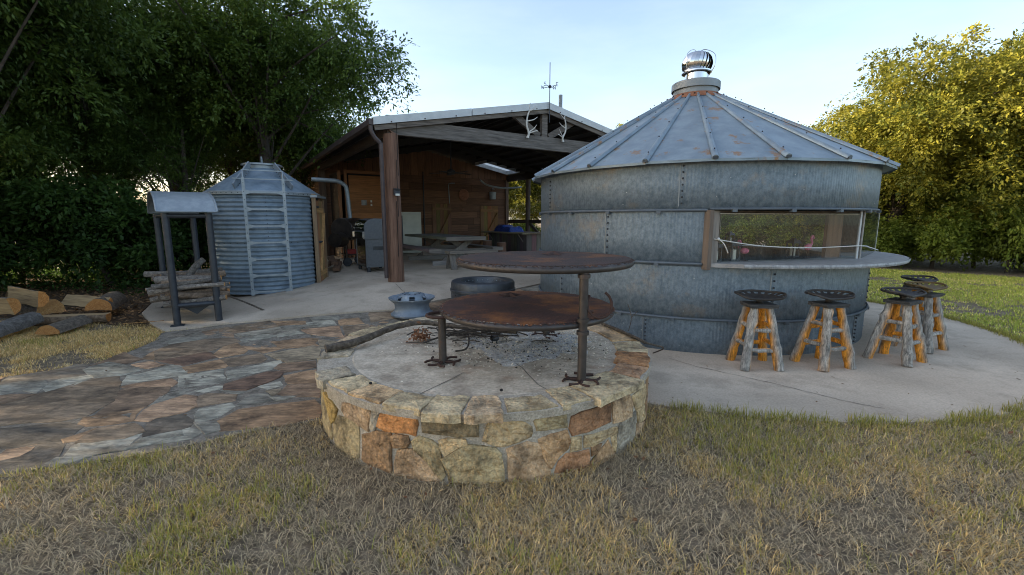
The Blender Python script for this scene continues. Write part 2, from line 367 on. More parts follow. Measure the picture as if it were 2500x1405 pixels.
# ------------------------------------------------------------------ ground, slabs
def sheet(name, poly, dz, matname, step=.45, skirt=.06, hole=None, jit=0):
    "terrain-following slab: top sheet plus a small side skirt"
    xs = [p[0] for p in poly]; ys = [p[1] for p in poly]
    dense = []
    for i, p in enumerate(poly):
        q = poly[(i + 1) % len(poly)]; n = max(1, int(math.hypot(q[0] - p[0], q[1] - p[1]) / (step * .6)))
        for k in range(n): dense.append((p[0] + (q[0] - p[0]) * k / n, p[1] + (q[1] - p[1]) * k / n))
    if jit:
        rr = random.Random(3); dense = [(x + rr.uniform(-jit, jit), y + rr.uniform(-jit, jit)) for x, y in dense]
    pts = list(dense); nb = len(pts)
    gx, gy = np.meshgrid(np.arange(min(xs), max(xs), step), np.arange(min(ys), max(ys), step)); gx = gx.ravel(); gy = gy.ravel()
    k = inpoly(gx, gy, dense)
    pts += list(zip(gx[k], gy[k]))
    v, ed, f, *_ = delaunay_2d_cdt([Vector((float(a), float(b))) for a, b in pts], [], [list(range(nb))], 1, 1e-5)
    mb = MB()
    for p in v: mb.vert((p.x, p.y, T(p.x, p.y) + dz))
    for q in f: mb.face(q)
    i0 = len(mb.v)
    for x, y in dense: mb.vert((x, y, T(x, y) + dz)); mb.vert((x, y, T(x, y) + dz - skirt))
    for i in range(nb):
        j = (i + 1) % nb; mb.face((i0 + 2 * i + 1, i0 + 2 * j + 1, i0 + 2 * j, i0 + 2 * i))
    return mb.build(name, matname, smooth=False)
gmb = MB()
xs = sorted(set([-300, -150, -80, -50, -36, 36, 50, 80, 150, 300] + [round(-26 + i * .8, 2) for i in range(66)]))
ys = sorted(set([-60, -20, -8, 40, 55, 80, 130, 200, 320] + [round(-3 + i * .8, 2) for i in range(48)]))
for y in ys:
    for x in xs: gmb.vert((x, y, T(x, y) - .012))
nx = len(xs)
for j in range(len(ys) - 1):
    for i in range(nx - 1): gmb.face((j * nx + i, j * nx + i + 1, (j + 1) * nx + i + 1, (j + 1) * nx + i))
tag(gmb.build('ground', 'soil', smooth=2), kind='structure')
LITTER = [(-5.0, 6.35), (-5.9, 6.55), (-6.9, 6.9), (-8.2, 7.2), (-10, 6.9), (-16, 6.5), (-26, 8), (-26, 24), (-12, 24), (-8.4, 14.5), (-6.6, 12.2), (-7.2, 9.6), (-7.0, 8.5), (-6.3, 7.3), (-5.4, 6.6)]
tag(sheet('leaf_litter_ground', LITTER, .004, 'litter', step=1.2, skirt=.02), kind='structure')
edge = [(-4.95, 6.15), (-4.7, 6.33), (-4.37, 6.51), (-3.82, 6.62), (-2.89, 6.8), (-1.92, 7.02), (-1.36, 7.64), (-.77, 8.21), (-.08, 8.67), (.62, 9.42)]
pt = lambda a, b: tuple(W(a, b))[:2]
PATIO = edge + [(2.0, 11.2), pt(8.6, -1.2), pt(8.6, 8.2), pt(-.6, 8.2), pt(-.7, 4.2), (-5.2, 11.3), (-6.4, 11.0), (-7.1, 9.9), (-7.0, 8.55), (-6.3, 7.4), (-5.5, 6.6)]
tag(sheet('concrete_patio', PATIO, .025, 'concrete', skirt=.09), kind='structure')
AP0 = -135
APRON = [(SILO[0] + 4.15 * cos(R(t)), SILO[1] + 4.15 * sin(R(t))) for t in range(AP0, 91, 5)] + [(SILO[0] + 2.2 * cos(R(t)), SILO[1] + 2.2 * sin(R(t))) for t in range(90, AP0 - 1, -15)]
APRON = [(min(x, 99), y) for x, y in APRON]
tag(sheet('concrete_apron', APRON, .02, 'concrete', skirt=.08), kind='structure')
# expansion joint and hairline crack as thin dark grooves laid into the slab
def strip(name, pts, wd, dz, matname):
    mb = MB(); P = []
    for i in range(len(pts) - 1):
        n = 8
        for k in range(n + (i == len(pts) - 2)):
            t = k / n; P.append((pts[i][0] * (1 - t) + pts[i + 1][0] * t, pts[i][1] * (1 - t) + pts[i + 1][1] * t))
    rr = random.Random(5)
    for i, (x, y) in enumerate(P):
        q = P[min(i + 1, len(P) - 1)]; o = P[max(i - 1, 0)]; d = Vector((q[0] - o[0], q[1] - o[1])).normalized(); j = rr.uniform(.6, 1.4) * wd / 2
        ox, oy = rr.uniform(-1, 1) * wd * .8, rr.uniform(-1, 1) * wd * .8
        for s_ in (-1, 1):
            xx, yy = x + ox - d.y * j * s_, y + oy + d.x * j * s_
            mb.vert((xx, yy, T(xx, yy) + dz))
    for i in range(len(P) - 1): mb.face((2 * i + 1, 2 * i, 2 * i + 2, 2 * i + 3))
    return tag(mb.build(name, matname), kind='structure')
strip('slab_joint', [(-2.33, 8.75), (-1.9, 7.9), (-1.6, 7.36)], .012, .029, 'path_mortar')
strip('slab_joint', [(-2.3, 9.2), (-3.2, 10.6), (-4.5, 12.6)], .012, .029, 'path_mortar')
strip('slab_crack', [gp(1632, 880), gp(1700, 900), gp(1790, 920), gp(1880, 940), gp(1980, 965), gp(2060, 985), gp(2160, 1005)], .007, .024, 'path_mortar')

# ------------------------------------------------------------------ flagstone path
def clip_half(poly, nx_, ny_, c):
    out = []; n = len(poly)
    for i in range(n):
        p, q = poly[i], poly[(i + 1) % n]; a = nx_ * p[0] + ny_ * p[1] - c; b = nx_ * q[0] + ny_ * q[1] - c
        if a <= 0: out.append(p)
        if (a < 0 < b) or (b < 0 < a):
            t = a / (a - b); out.append((p[0] + (q[0] - p[0]) * t, p[1] + (q[1] - p[1]) * t))
    return out
def area(p): return .5 * sum(p[i][0] * p[(i + 1) % len(p)][1] - p[(i + 1) % len(p)][0] * p[i][1] for i in range(len(p)))
def inset(poly, d):
    if area(poly) < 0: poly = poly[::-1]
    n = len(poly); out = []
    for i in range(n):
        p0, p1, p2 = Vector(poly[i - 1]), Vector(poly[i]), Vector(poly[(i + 1) % n])
        e1 = (p1 - p0); e2 = (p2 - p1)
        if e1.length < 1e-6 or e2.length < 1e-6: out.append(tuple(p1)); continue
        e1.normalize(); e2.normalize()
        n1 = Vector((-e1.y, e1.x)); n2 = Vector((-e2.y, e2.x)); b = n1 + n2
        if b.length < .3: out.append(tuple(p1 + n1 * d)); continue
        b.normalize(); out.append(tuple(p1 + b * min(d / max(b.dot(n1), .4), d * 2)))
    return out
def dedupe(poly, eps):
    out = []
    for p in poly:
        if not out or math.hypot(p[0] - out[-1][0], p[1] - out[-1][1]) > eps: out.append(p)
    while len(out) > 3 and math.hypot(out[0][0] - out[-1][0], out[0][1] - out[-1][1]) < eps: out.pop()
    return out
def roughen(poly, step, amp, rr):
    out = []; n = len(poly)
    for i in range(n):
        p, q = poly[i], poly[(i + 1) % n]; l = math.hypot(q[0] - p[0], q[1] - p[1]); k = max(1, round(l / step))
        for j in range(k):
            t = j / k; out.append((p[0] + (q[0] - p[0]) * t + rr.uniform(-amp, amp), p[1] + (q[1] - p[1]) * t + rr.uniform(-amp, amp)))
    return out
def slab_stone(poly, h0, h1, bev, f, rr, rough=.004):
    "stone from a 2-d outline; f(u, v, h) places it; rounded arris, slightly uneven face"
    if area(poly) < 0: poly = poly[::-1]
    mb = MB(); n = len(poly); a = poly; b = inset(poly, bev); c = inset(poly, bev * 2.6)
    cx = sum(p[0] for p in poly) / n; cy = sum(p[1] for p in poly) / n
    for k, (pl, h) in enumerate(((a, h0), (a, h1 - bev * .9), (b, h1 - bev * .2), (c, h1))):
        for x, y in pl: mb.vert(f(x, y, h + (rr.uniform(-rough, rough) if k else 0)))
    nr = 4
    for s_ in (.72, .36):
        for x, y in c: mb.vert(f(cx + (x - cx) * s_ + rr.uniform(-1, 1) * rough, cy + (y - cy) * s_ + rr.uniform(-1, 1) * rough, h1 + rr.uniform(-1.3, 1.3) * rough)); 
        nr += 1
    ct = mb.vert(f(cx, cy, h1 + rr.uniform(-rough, rough)))
    for k in range(nr - 1):
        for j in range(n):
            l = (j + 1) % n; mb.face((k * n + j, k * n + l, (k + 1) * n + l, (k + 1) * n + j))
    for j in range(n): mb.face(((nr - 1) * n + j, (nr - 1) * n + (j + 1) % n, ct))
    return mb
FC = dict(G=(.275, .26, .22), H=(.215, .20, .17), B=(.20, .135, .09), K=(.15, .092, .064), O=(.28, .18, .108), T=(.25, .20, .14), D=(.135, .112, .09), P=(.33, .215, .14), N=(.22, .16, .11))
seeds_px = """780,465,G 470,555,G 1050,500,G 1380,520,G 1720,470,G 1000,435,O 1180,295,B 1270,385,K 1420,430,O 1580,330,O 1690,400,B
2040,290,O 1760,310,T 2010,370,T 1840,240,G 1320,235,H 1560,215,D 1700,170,N 1440,200,G 1990,130,O 2210,145,G 2080,205,H 2280,200,O 2040,440,O
2060,510,O 1720,545,K 970,310,B 830,380,B 680,400,D 400,480,D 150,590,T 60,660,B 420,680,N 750,600,T 200,760,N 1010,570,P 960,650,B 1180,640,H
1440,600,G 1200,720,P 1500,660,N 1880,560,H 1750,640,G 1950,660,G 2090,620,B 1480,750,G 1790,760,O 1150,845,D 1420,870,G 820,790,O 560,850,D
780,880,O 560,910,P 150,870,T 300,1000,D 750,960,H 1050,960,G 100,1040,P 600,1060,D 300,1110,H 150,1150,D 60,800,D 30,950,D 1900,170,B 2330,110,N""".split()
seeds = []
for s_ in seeds_px:
    x, y, c = s_.split(','); q = gp(float(x) / 2.809, 740 + float(y) / 2.809, .02, True); seeds.append((q[0], q[1], c))
pr_ = lambda x, y: gp(x, y, 0, True)
PATHP = [(-6.8, 2.75), gp(0, 925), gp(140, 905), gp(250, 885), gp(320, 858), gp(380, 835), (-4.98, 6.12)] + [(x + .005, y - .03) for x, y in edge] + \
        [(.47, 8.2), (.47, 7.2), (.8, 6.2), (1.18, 5.68), (-.02, 4.5), (-.3, 3.9), (-1.3, 3.5), gp(775, 1028), gp(640, 1048), gp(500, 1083), gp(330, 1115), gp(180, 1140), gp(0, 1165), (-4.6, 1.75)]
rr = random.Random(11)
tries = 0
while tries < 4000:
    tries += 1
    x, y = rr.uniform(-6.8, 1.3), rr.uniform(1.6, 9.5)
    if not inpoly(np.array([x]), np.array([y]), PATHP)[0]: continue
    if math.hypot(x - PIT[0], y - PIT[1]) < 1.3: continue
    if min(math.hypot(x - q[0], y - q[1]) for q in seeds) < (.42 if y < 6 else .5): continue
    if -5.2 < x < -1.4 and y < 5.6: continue
    seeds.append((x, y, rr.choice('GBOTNOBHP')))
path = sheet('flagstone_path', PATHP, .009, 'path_mortar', skirt=.03, jit=.03); tag(path, kind='structure')
TL = '''0,560 130,545 360,540 200,590 0,640|B;10,650 200,600 380,545 560,500 760,440 980,370 1230,350 1230,420 1200,540 1170,610 1030,680 880,770 640,810 200,830 0,860|N;460,430 660,370 920,340 940,375 760,440 500,500|G;0,450 250,400 440,400 460,440 380,530 240,490 0,540|H;20,400 300,330 560,290 860,280 900,330 600,370 300,400 40,440|D;885,275 1130,200 1290,240 1480,275 1300,330 1010,365|G;1390,225 1540,200 1700,230 1560,260 1480,265|P;1270,455 1400,430 1780,370 1830,420 1780,455 1400,465|P;1230,520 1290,475 1760,460 1720,520 1510,665 1250,710 1010,750 1080,690 1200,620|B;890,780 1010,760 1250,715 1480,675 1400,750 1380,810 1100,850 800,880|O;680,1000 1000,890 900,970 830,1010 690,1040|O;850,1030 1020,900 1400,850 1470,930 1290,990 1000,1030|N;760,1090 860,1045 1290,1003 1460,960 1290,1110 900,1180 700,1190|H;1300,1110 1470,1000 1640,970 1873,925 1873,970 1420,1085|G;0,900 400,860 640,835 860,880 690,985 660,1075 400,1062 0,1095|D;0,1180 80,1105 370,1072 290,1130 170,1190 0,1225|P;0,1240 200,1195 390,1090 640,1095 560,1200 400,1300 150,1390 0,1405|D;440,1300 600,1205 700,1205 900,1195 640,1280|H;900,250 1090,190 1280,100 1400,150 1470,170 1320,215 1130,192|B;560,285 800,225 900,235 870,272|D'''
TR = '''20,420 160,360 560,300 800,290 860,330 660,385 560,425 60,515 0,530|N;40,530 400,445 560,440 620,490 290,575|K;290,590 660,515 740,570 720,595 350,650|O;600,470 720,375 830,335 940,420 900,450 680,490|O;690,510 1080,455 1150,510 1100,540 790,585|N;750,640 1290,525 1300,545 1200,615 770,710|G;260,680 690,615 715,730 640,760 260,795|G;740,770 1150,650 1300,650 1280,700 1000,810 940,830 720,825|K;440,840 640,790 690,790 660,820 520,850|G;460,900 540,870 830,885 820,940 460,1000|N;420,1090 480,1030 780,975 800,1010 640,1110 440,1170|G;650,1165 860,1040 1300,985 1640,945 1700,1000 1680,1110 1300,1190 690,1250|O;850,990 990,880 1150,880 1190,935 1050,965|H;1200,905 1440,905 1340,930 1270,935|G;1175,840 1290,820 1270,850 1210,885|T;1300,870 1380,780 1700,770 1700,900 1450,898|B;1340,680 1660,620 1700,760 1390,760|O;1260,600 1300,560 1660,530 1660,590 1350,640|B;1260,500 1170,460 1640,375 1700,405 1680,500 1370,540|T;890,380 1000,345 1170,340 1330,398 1130,445|O;1200,332 1600,292 1690,302 1640,350 1690,372 1360,393|O;890,300 1120,250 1270,262 890,342|G;1280,247 1440,217 1530,235 1290,275|G;640,190 1180,108 1270,165 830,235 720,210|N;830,252 1280,182 1310,215 900,275|H;480,222 620,195 790,245 800,280 540,255|B;130,320 420,228 530,270 520,290 180,355|H;1200,108 1540,115 1560,140 1290,155|O;1570,132 1830,105 1880,150 1620,170|G;1280,172 1580,155 1500,190 1530,212 1340,215|H;1500,205 1900,165 1950,280 1640,250|P;1620,75 1900,62 1900,98 1640,112|H;430,1180 600,1170 660,1250 540,1280|H;0,1330 350,1240 470,1270 380,1330 0,1390|G;640,832 920,852 840,870|G;1060,795 1290,745 1300,780 1180,820|G;1700,310 1860,330 1900,400 1720,400|T;1700,520 1900,500 1950,640 1720,600|O;1900,100 2100,80 2160,140 1930,150|O;1960,170 2200,150 2260,230 1990,260|N'''
TF = '''312,920 336,917 424,894 443,899 457,910 450,917 380,929 357,931 297,942|G;359,995 404,963 438,955 480,952 474,959 422,976|H;338,1028 359,1004 380,993 450,969 476,974 474,995 448,1009 380,1023 362,1032|P;350,1072 355,1049 367,1036 380,1027 443,1017 468,1032 461,1047 380,1067|D;348,879 371,864 400,850 440,843 438,852 385,880|O'''
def tracedpx(x, y):
    dz = T(x, y) - CAM_H; dep = y * cos(CAM_P) - dz * sin(CAM_P); px = 1250 + CAM_F * x / dep; py = 702.5 - CAM_F * (y * sin(CAM_P) + dz * cos(CAM_P)) / dep
    return -10 < px < (835 if py > 800 else 870)
def lay_stone(pl, c, cx, cy):
    h = .013 + rr.uniform(-.003, .006)
    mb = slab_stone(pl, 0, h, .004, lambda x, y, z: (x - cx, y - cy, T(x, y) + z), rr, .0018)
    b = FC[c]; j = rr.uniform(.85, 1.15)
    o = mb.build('flagstone', 'stone', path, color=(b[0] * j, b[1] * j, b[2] * j)); o.location = (cx, cy, 0)
for src, ox, oy, k_ in ((TL, 0, 840, 4.257), (TR, 380, 760, 4.257), (TF, 0, 0, 1)):
    for e_ in src.split(';'):
        q_, c = e_.split('|'); pl = [gp(ox + float(p.split(',')[0]) / k_, oy + float(p.split(',')[1]) / k_, .012, True) for p in q_.split()]
        if area(pl) < 0: pl = pl[::-1]
        pl = dedupe(roughen(dedupe(inset(pl, -.012), .02), .11, .010, rr), .02)
        if len(pl) < 4: continue
        lay_stone(pl, c, sum(p[0] for p in pl) / len(pl), sum(p[1] for p in pl) / len(pl))
for i, (sx, sy, c) in enumerate(seeds):
    if math.hypot(sx - PIT[0], sy - PIT[1]) < 1.15: continue
    if tracedpx(sx, sy): continue
    cell = [(-9, 0), (3, 0), (3, 11), (-9, 11)]
    for j, (qx, qy, _) in enumerate(seeds):
        if j == i: continue
        # stretched metric: stones longer along the path than across it
        ux, uy = .80, .60; k1, k2 = 1.0, 1.25
        dx, dy = qx - sx, qy - sy
        if abs(dx) + abs(dy) > 3.2: continue
        al, ac = dx * ux + dy * uy, -dx * uy + dy * ux
        nxx, nyy = al * k1 * ux - ac * k2 * uy, al * k1 * uy + ac * k2 * ux
        mxp, myp = (sx + qx) / 2, (sy + qy) / 2
        cell = clip_half(cell, nxx, nyy, nxx * mxp + nyy * myp)
        if len(cell) < 3: break
    if len(cell) < 3: continue
    reg = list(PATHP)
    if area(cell) < 0: cell = cell[::-1]
    for k in range(len(cell)):
        p, q = cell[k], cell[(k + 1) % len(cell)]; nx2, ny2 = q[1] - p[1], -(q[0] - p[0])
        reg = clip_half(reg, nx2, ny2, nx2 * p[0] + ny2 * p[1])
        if len(reg) < 3: break
    if len(reg) < 3: continue
    reg = dedupe(reg, .03)
    if len(reg) < 3 or abs(area(reg)) < .02: continue
    pl = dedupe(inset(dedupe(roughen(inset(reg, .006 + rr.uniform(0, .009)), .13, .018, rr), .02), .003), .015)
    if len(pl) < 4: continue
    h = .012 + rr.uniform(-.003, .005)
    mb = slab_stone(pl, 0, h, .004, lambda x, y, z: (x - sx, y - sy, T(x, y) + z), rr, .0015)
    b = FC[c]; j = rr.uniform(.85, 1.15)
    o = mb.build('flagstone', 'stone', path, color=(b[0] * j, b[1] * j, b[2] * j)); o.location = (sx, sy, 0)

# ------------------------------------------------------------------ fire pit
pit = empty('fire_pit', (PIT[0], PIT[1], 0), 0, 'round raised fire pit of mortared sandstone with a concrete hearth', 'fire pit')
PR, CR, CI, PZ = 1.385, 1.435, 1.17, .48
mb = MB(); nn = 96; rr = random.Random(4)
rw = [PR + rr.uniform(-.004, .004) for _ in range(nn)]
for z, k in ((-.05, 0), (.1, 0), (.2, 0), (.3, 0), (PZ - .03, 0)):
    for j in range(nn): a = 2 * pi * j / nn; r = rw[j] + rr.uniform(-.006, .006); mb.vert((r * cos(a), r * sin(a), z))
for i in range(4):
    for j in range(nn): l = (j + 1) % nn; mb.face((i * nn + j, i * nn + l, (i + 1) * nn + l, (i + 1) * nn + j))
mb.face([4 * nn + j for j in range(nn)]); mb.build('mortar_core', 'mortar', pit)
mb = MB(); mb.lathe([(0.001, PZ - .016), (.5, PZ - .018), (.9, PZ - .014), (1.14, PZ - .01), (1.2, PZ - .03)][::-1], n=72)
mb.build('hearth_slab', 'pit_concrete', pit)
def pitray(px, py):
    "where a survey mark on the pit wall lies: (angle, height)"
    u = (px - 1250) / CAM_F; v = (702.5 - py) / CAM_F
    d = Vector((u, cos(CAM_P) + v * sin(CAM_P), -sin(CAM_P) + v * cos(CAM_P)))
    ox, oy = -PIT[0], -PIT[1]; r = PR + .01
    A = d.x ** 2 + d.y ** 2; B = 2 * (ox * d.x + oy * d.y); C = ox * ox + oy * oy - r * r
    D = B * B - 4 * A * C
    t = (-B - math.sqrt(max(D, 0))) / (2 * A) if D > 0 else -B / (2 * A)
    x, y, z = ox + d.x * t, oy + d.y * t, CAM_H + d.z * t
    return math.atan2(y, x), z
SC = dict(g=(.305, .245, .145), o=(.40, .185, .07), p=(.37, .26, .165), t=(.39, .295, .175), r=(.30, .16, .085), d=(.165, .13, .08), k=(.28, .25, .205), y=(.36, .245, .085), b=(.27, .17, .095), q=(.39, .25, .14))
A6 = [("60,400 110,480 150,640 185,760 190,900 110,780 65,640", 'g'), ("120,475 190,560 245,630 215,720 190,745 160,640", 'y'),
 ("300,570 450,590 540,640 560,690 540,830 480,790 420,740 330,690 295,640", 'p'), ("250,690 330,715 420,760 445,800 440,1080 400,1110 300,1040 230,970 205,870 210,770", 'g'),
 ("580,650 650,650 600,820 560,800", 'k'), ("680,640 800,630 830,660 990,690 1005,770 980,860 900,840 700,820 625,790 640,720", 'o'),
 ("1060,710 1200,690 1440,710 1590,760 1585,880 1400,880 1060,840", 'd'), ("495,880 600,850 750,850 740,1000 755,1230 640,1180 540,1140 490,1100", 'b'),
 ("760,890 800,880 910,890 930,940 900,980 790,985", 'b'), ("820,1030 960,1020 1050,1100 1240,1310 1000,1290 800,1250 800,1150", 'p'),
 ("960,930 1020,890 1140,930 1215,990 1210,1060 1260,1240 1240,1290 1080,1110 980,1000", 'g'), ("1230,930 1300,920 1460,930 1470,960 1390,990 1270,1070 1240,1010", 't'),
 ("1250,1100 1400,1030 1500,970 1640,985 1750,1000 1805,1060 1830,1300 1800,1345 1522,1345 1320,1320 1300,1210", 'g')]
B7 = [("60,730 200,725 400,760 450,800 465,850 450,890 330,930 180,980 100,960 0,930 30,820", 't'), ("495,740 540,705 790,680 800,790 520,825", 'g'),
 ("530,910 640,880 800,830 825,920 800,1000 720,1060 650,1185 620,1140 560,990", 'q'), ("230,1010 300,990 420,950 520,970 590,1060 630,1200 655,1290 400,1330 260,1340 240,1200 245,1080", 'p'),
 ("850,700 1000,650 1150,580 1210,560 1215,740 1080,790 860,870 830,800", 'r'), ("1235,550 1390,490 1420,560 1415,690 1240,745", 'p'),
 ("975,890 1280,795 1285,850 1180,890 1060,960 975,980", 't'), ("845,900 930,890 935,1000 830,1030", 't'),
 ("720,1130 800,1060 1010,1020 1015,1090 1000,1210 900,1250 690,1300 690,1230", 'r'), ("1030,1150 1190,920 1255,1060 1240,1100 1030,1190", 'q'),
 ("1040,990 1130,950 1100,1020 1040,1070", 'b'), ("1230,890 1275,860 1270,1020 1250,1000", 't'), ("1310,770 1450,650 1450,960 1270,1090 1290,900", 'k'),
 ("1425,500 1545,390 1548,470 1540,560 1460,620", 't'), ("1470,630 1540,590 1538,720 1475,745", 't'), ("1465,765 1537,740 1525,850 1455,940", 'p')]
def wallstone(poly, c):
    pl = dedupe(inset(dedupe(roughen(dedupe(inset(poly, -.006), .012), .075, .0055, rr), .012), .001), .008)
    if len(pl) < 4: return
    ca = sum(p[0] for p in pl) / len(pl) / PR
    def f(u, v, h):
        a = u / PR - ca; r = PR + h; return (r * cos(a) - PR, r * sin(a), v)
    mb = slab_stone(pl, -.05, .012 + rr.uniform(-.002, .008), .007, f, rr, .0042)
    b = SC[c]; j = rr.uniform(.9, 1.12)
    o = mb.build('stone', 'wall_stone', pit, color=tuple(v * j for v in b)); o.rotation_euler = (0, 0, ca); o.location = (PR * cos(ca), PR * sin(ca), 0)
amin, amax = 9, -9
for src, ox in ((A6, 760), (B7, 1180)):
    for s_, c in src:
        pl = []
        for q in s_.split():
            x, y = map(float, q.split(',')); a, z = pitray(ox + x / 3.902, 840 + y / 3.902); pl.append((a * PR, max(z, -.03)))
            amin = min(amin, a); amax = max(amax, a)
        wallstone(pl, c)
a = amax + .01; end = amin + 2 * pi - .01            # the far side of the wall
while a < end:
    wd = rr.uniform(.18, .3); a1 = min(a + wd, end); zs = [-.02, rr.uniform(.15, .26), .40]
    for i in range(2):
        pl = [(a * PR + .008, zs[i] + .008), (a1 * PR - .008, zs[i] + .008 + rr.uniform(-.02, .02)), (a1 * PR - .008, zs[i + 1] - .008), (a * PR + .008, zs[i + 1] - .008)]
        if a1 - a > .05: wallstone(pl, rr.choice('gptqkbr'))
    a = a1
CAPA = [-151.3, -140.1, -127.9, -114.9, -103.1, -92.8, -82.7, -68.6, -58.6, -37.3, -25.7, -9.3, 6.5, 22, 38, 52, 69, 84, 101, 116, 133, 150, 166, 184, 196]
CAPC = 'ktqttptttrotqptgptqkgtpk'
capcol = dict(k=(.31, .265, .20), t=(.39, .315, .205), q=(.40, .28, .165), p=(.36, .27, .18), r=(.33, .20, .12), o=(.34, .18, .085), g=(.31, .26, .17))
for i in range(len(CAPA) - 1):
    a0, a1 = R(CAPA[i]) + .009, R(CAPA[i + 1]) - .009
    if a1 - a0 < .03: continue
    ca = (a0 + a1) / 2; sk0, sk1 = rr.uniform(-.05, .05), rr.uniform(-.05, .05)
    ri, ro = CI + rr.uniform(-.04, .06), CR + rr.uniform(-.045, .025)
    k = 4; pl = [((a0 + (a1 - a0) * j / k + (sk0 * 0)), ro + rr.uniform(-.015, .012)) for j in range(k + 1)] + [((a1 + sk1 * .5) + (a0 + sk0 * .5 - a1 - sk1 * .5) * j / k, ri + rr.uniform(-.012, .012)) for j in range(k + 1)]
    cart = [(r * cos(t), r * sin(t)) for t, r in pl]; cx, cy = (CR + CI) / 2 * cos(ca), (CR + CI) / 2 * sin(ca)
    cart = dedupe(roughen(cart, .055, .008, rr), .012)
    th = rr.uniform(.035, .07)
    mb = slab_stone(cart, PZ - th, PZ + rr.uniform(-.004, .004), .006, lambda x, y, z: (x - cx, y - cy, z), rr, .0022)
    b = capcol[CAPC[i % len(CAPC)]]; j = rr.uniform(.92, 1.1)
    o = mb.build('cap_stone', 'wall_stone', pit, color=tuple(v * j for v in b)); o.location = (cx, cy, 0)
# bed of mortar between the caps
mb = MB(); mb.lathe([(1.41, PZ - .07), (1.415, PZ - .018), (1.3, PZ - .012), (1.15, PZ - .014), (1.14, PZ - .05)], n=72); mb.build('cap_bed', 'mortar', pit)
for pts in ([(-.38, -1.12), (-.28, -.95), (-.2, -.82), (-.14, -.7)], [(.52, -1.16), (.4, -.95), (.34, -.75), (.3, -.6), (.18, -.35)], [(.9, -.5), (.6, -.35), (.4, -.3)]):
    mb = MB()
    for i, (x, y) in enumerate(pts):
        for s_ in (-1, 1): mb.vert((x + s_ * .005, y, PZ - .0085 if math.hypot(x, y) > 1.05 else PZ - .0105))
    for i in range(len(pts) - 1): mb.face((2 * i, 2 * i + 1, 2 * i + 3, 2 * i + 2))
    mb.build('hearth_crack', 'path_mortar', pit)
# ash
rs = np.random.RandomState(5); vn = VNoise(8); mb = MB(); n1, n2 = 48, 22
AX, AY = .13, 4.08
for i in range(n2 + 1):
    for j in range(n1):
        a = 2 * pi * j / n1; k = i / n2; edge_ = .82 + .35 * float(vn(a * 3 + 9, 2.2)) ; rx, ry = .66 * edge_, .72 * edge_
        x, y = k * rx * cos(a), k * ry * sin(a)
        z = .016 * (1 - k * k) - .016 * k + (.026 * float(vn(x * 14 + 30, y * 14 + 30)) + .016 * float(vn(x * 40 + 30, y * 40 + 30)))
        mb.vert((x, y, z if i < n2 else -.02))
for i in range(n2):
    for j in range(n1): l = (j + 1) % n1; mb.face((i * n1 + j, i * n1 + l, (i + 1) * n1 + l, (i + 1) * n1 + j)[::-1])
o = mb.build('ash_bed', 'ash', smooth=True); o.location = (AX, AY, PZ - .028); tag(o, 'pale grey ash spread over the hearth of the fire pit', 'ash', kind='stuff')

rs = np.random.RandomState(15); n = 5200; a_ = rs.uniform(0, 2 * pi, n); r_ = np.abs(rs.normal(size=n)) * .42; x = AX + r_ * np.cos(a_) * 1.15; y = AY + r_ * np.sin(a_) * .95 - .05; k = np.hypot(x - PIT[0], y - PIT[1]) < 1.1; x, y = x[k], y[k]; n = len(x)
c3 = np.c_[x, y, np.full(n, PZ - .006) + rs.uniform(0, .012, n) * (r_[k] < .5)]; s3 = rs.uniform(.002, .011, n)[:, None]
V = np.stack([c3 + s3 * v_ for v_ in np.array(((-1, -.7, -.2), (1, -.6, -.2), (.1, 1, -.2), (0, 0, .7)))], 1) + rs.normal(size=(n, 4, 3)) * s3[:, None] * .3
b = np.arange(n)[:, None] * 4; C = np.where((rs.rand(n) < .16)[:, None], np.array((.03, .028, .026)), np.array((.52, .50, .47))) * rs.uniform(.6, 1.2, n)[:, None]
tag(inst('ash_crumbs', npmesh('ash_crumbs', V.reshape(-1, 3), [np.concatenate([b + np.array([q_]) for q_ in ((0, 1, 3), (1, 2, 3), (2, 0, 3))])], 'grass', np.repeat(C, 4, 0))), 'loose crumbs of ash and charcoal strewn around the hearth', 'ash crumbs', kind='stuff')
# ------------------------------------------------------------------ two-tier swivel grill
grill = empty('fire_pit_grill', (.49, 2.99, PZ - .01), 0, 'rusty two-tier round pipe grill standing over the fire pit', 'grill')
GX, GY, GZ = grill.location
def gl(x, y, z): return (x - GX, y - GY, z - GZ)
def shoe(c, ang, r=.062, rad=.0085, z=0, tilt=None, gap=70):
    pts = []
    for i in range(13):
        a = R(gap / 2 + (360 - gap) * i / 12); x = cos(a) * r * 1.12; y = sin(a) * r * (1 if abs(cos(a)) < .9 else .95)
        pts.append(Vector((x, y, 0)))
    q = Matrix.Rotation(ang, 3, 'Z')
    if tilt is not None: q = tilt @ q
    return [Vector(c) + q @ p + Vector((0, 0, z)) for p in pts]
UPZ, LOZ, GR = 1.262, .872, .69
LC, UC = (.12, 3.61), (.26, 3.62)
posts = [(.49, 2.99, UPZ - .02), (-.55, 3.40, LOZ - .03), (.33, 4.22, LOZ - .03)]
for x, y, zt in posts:
    MB().tube([gl(x, y, PZ - .01), gl(x, y, zt)], .031, 14).build('post', 'pipe_steel', grill, True)
    for k in range(4):
        a = k * pi / 2 + .5; c = gl(x + cos(a) * .078, y + sin(a) * .078, PZ + .004)
        MB().tube(shoe(c, a), .0095, 6).build('horseshoe_foot', 'iron', grill, True)
def ring(cx, cy, z, r, a0=0, a1=2 * pi):
    full = abs(a1 - a0 - 2 * pi) < .01; n = 56
    return [gl(cx + r * cos(a0 + (a1 - a0) * i / n), cy + r * sin(a0 + (a1 - a0) * i / n), z) for i in range(n if full else n + 1)]
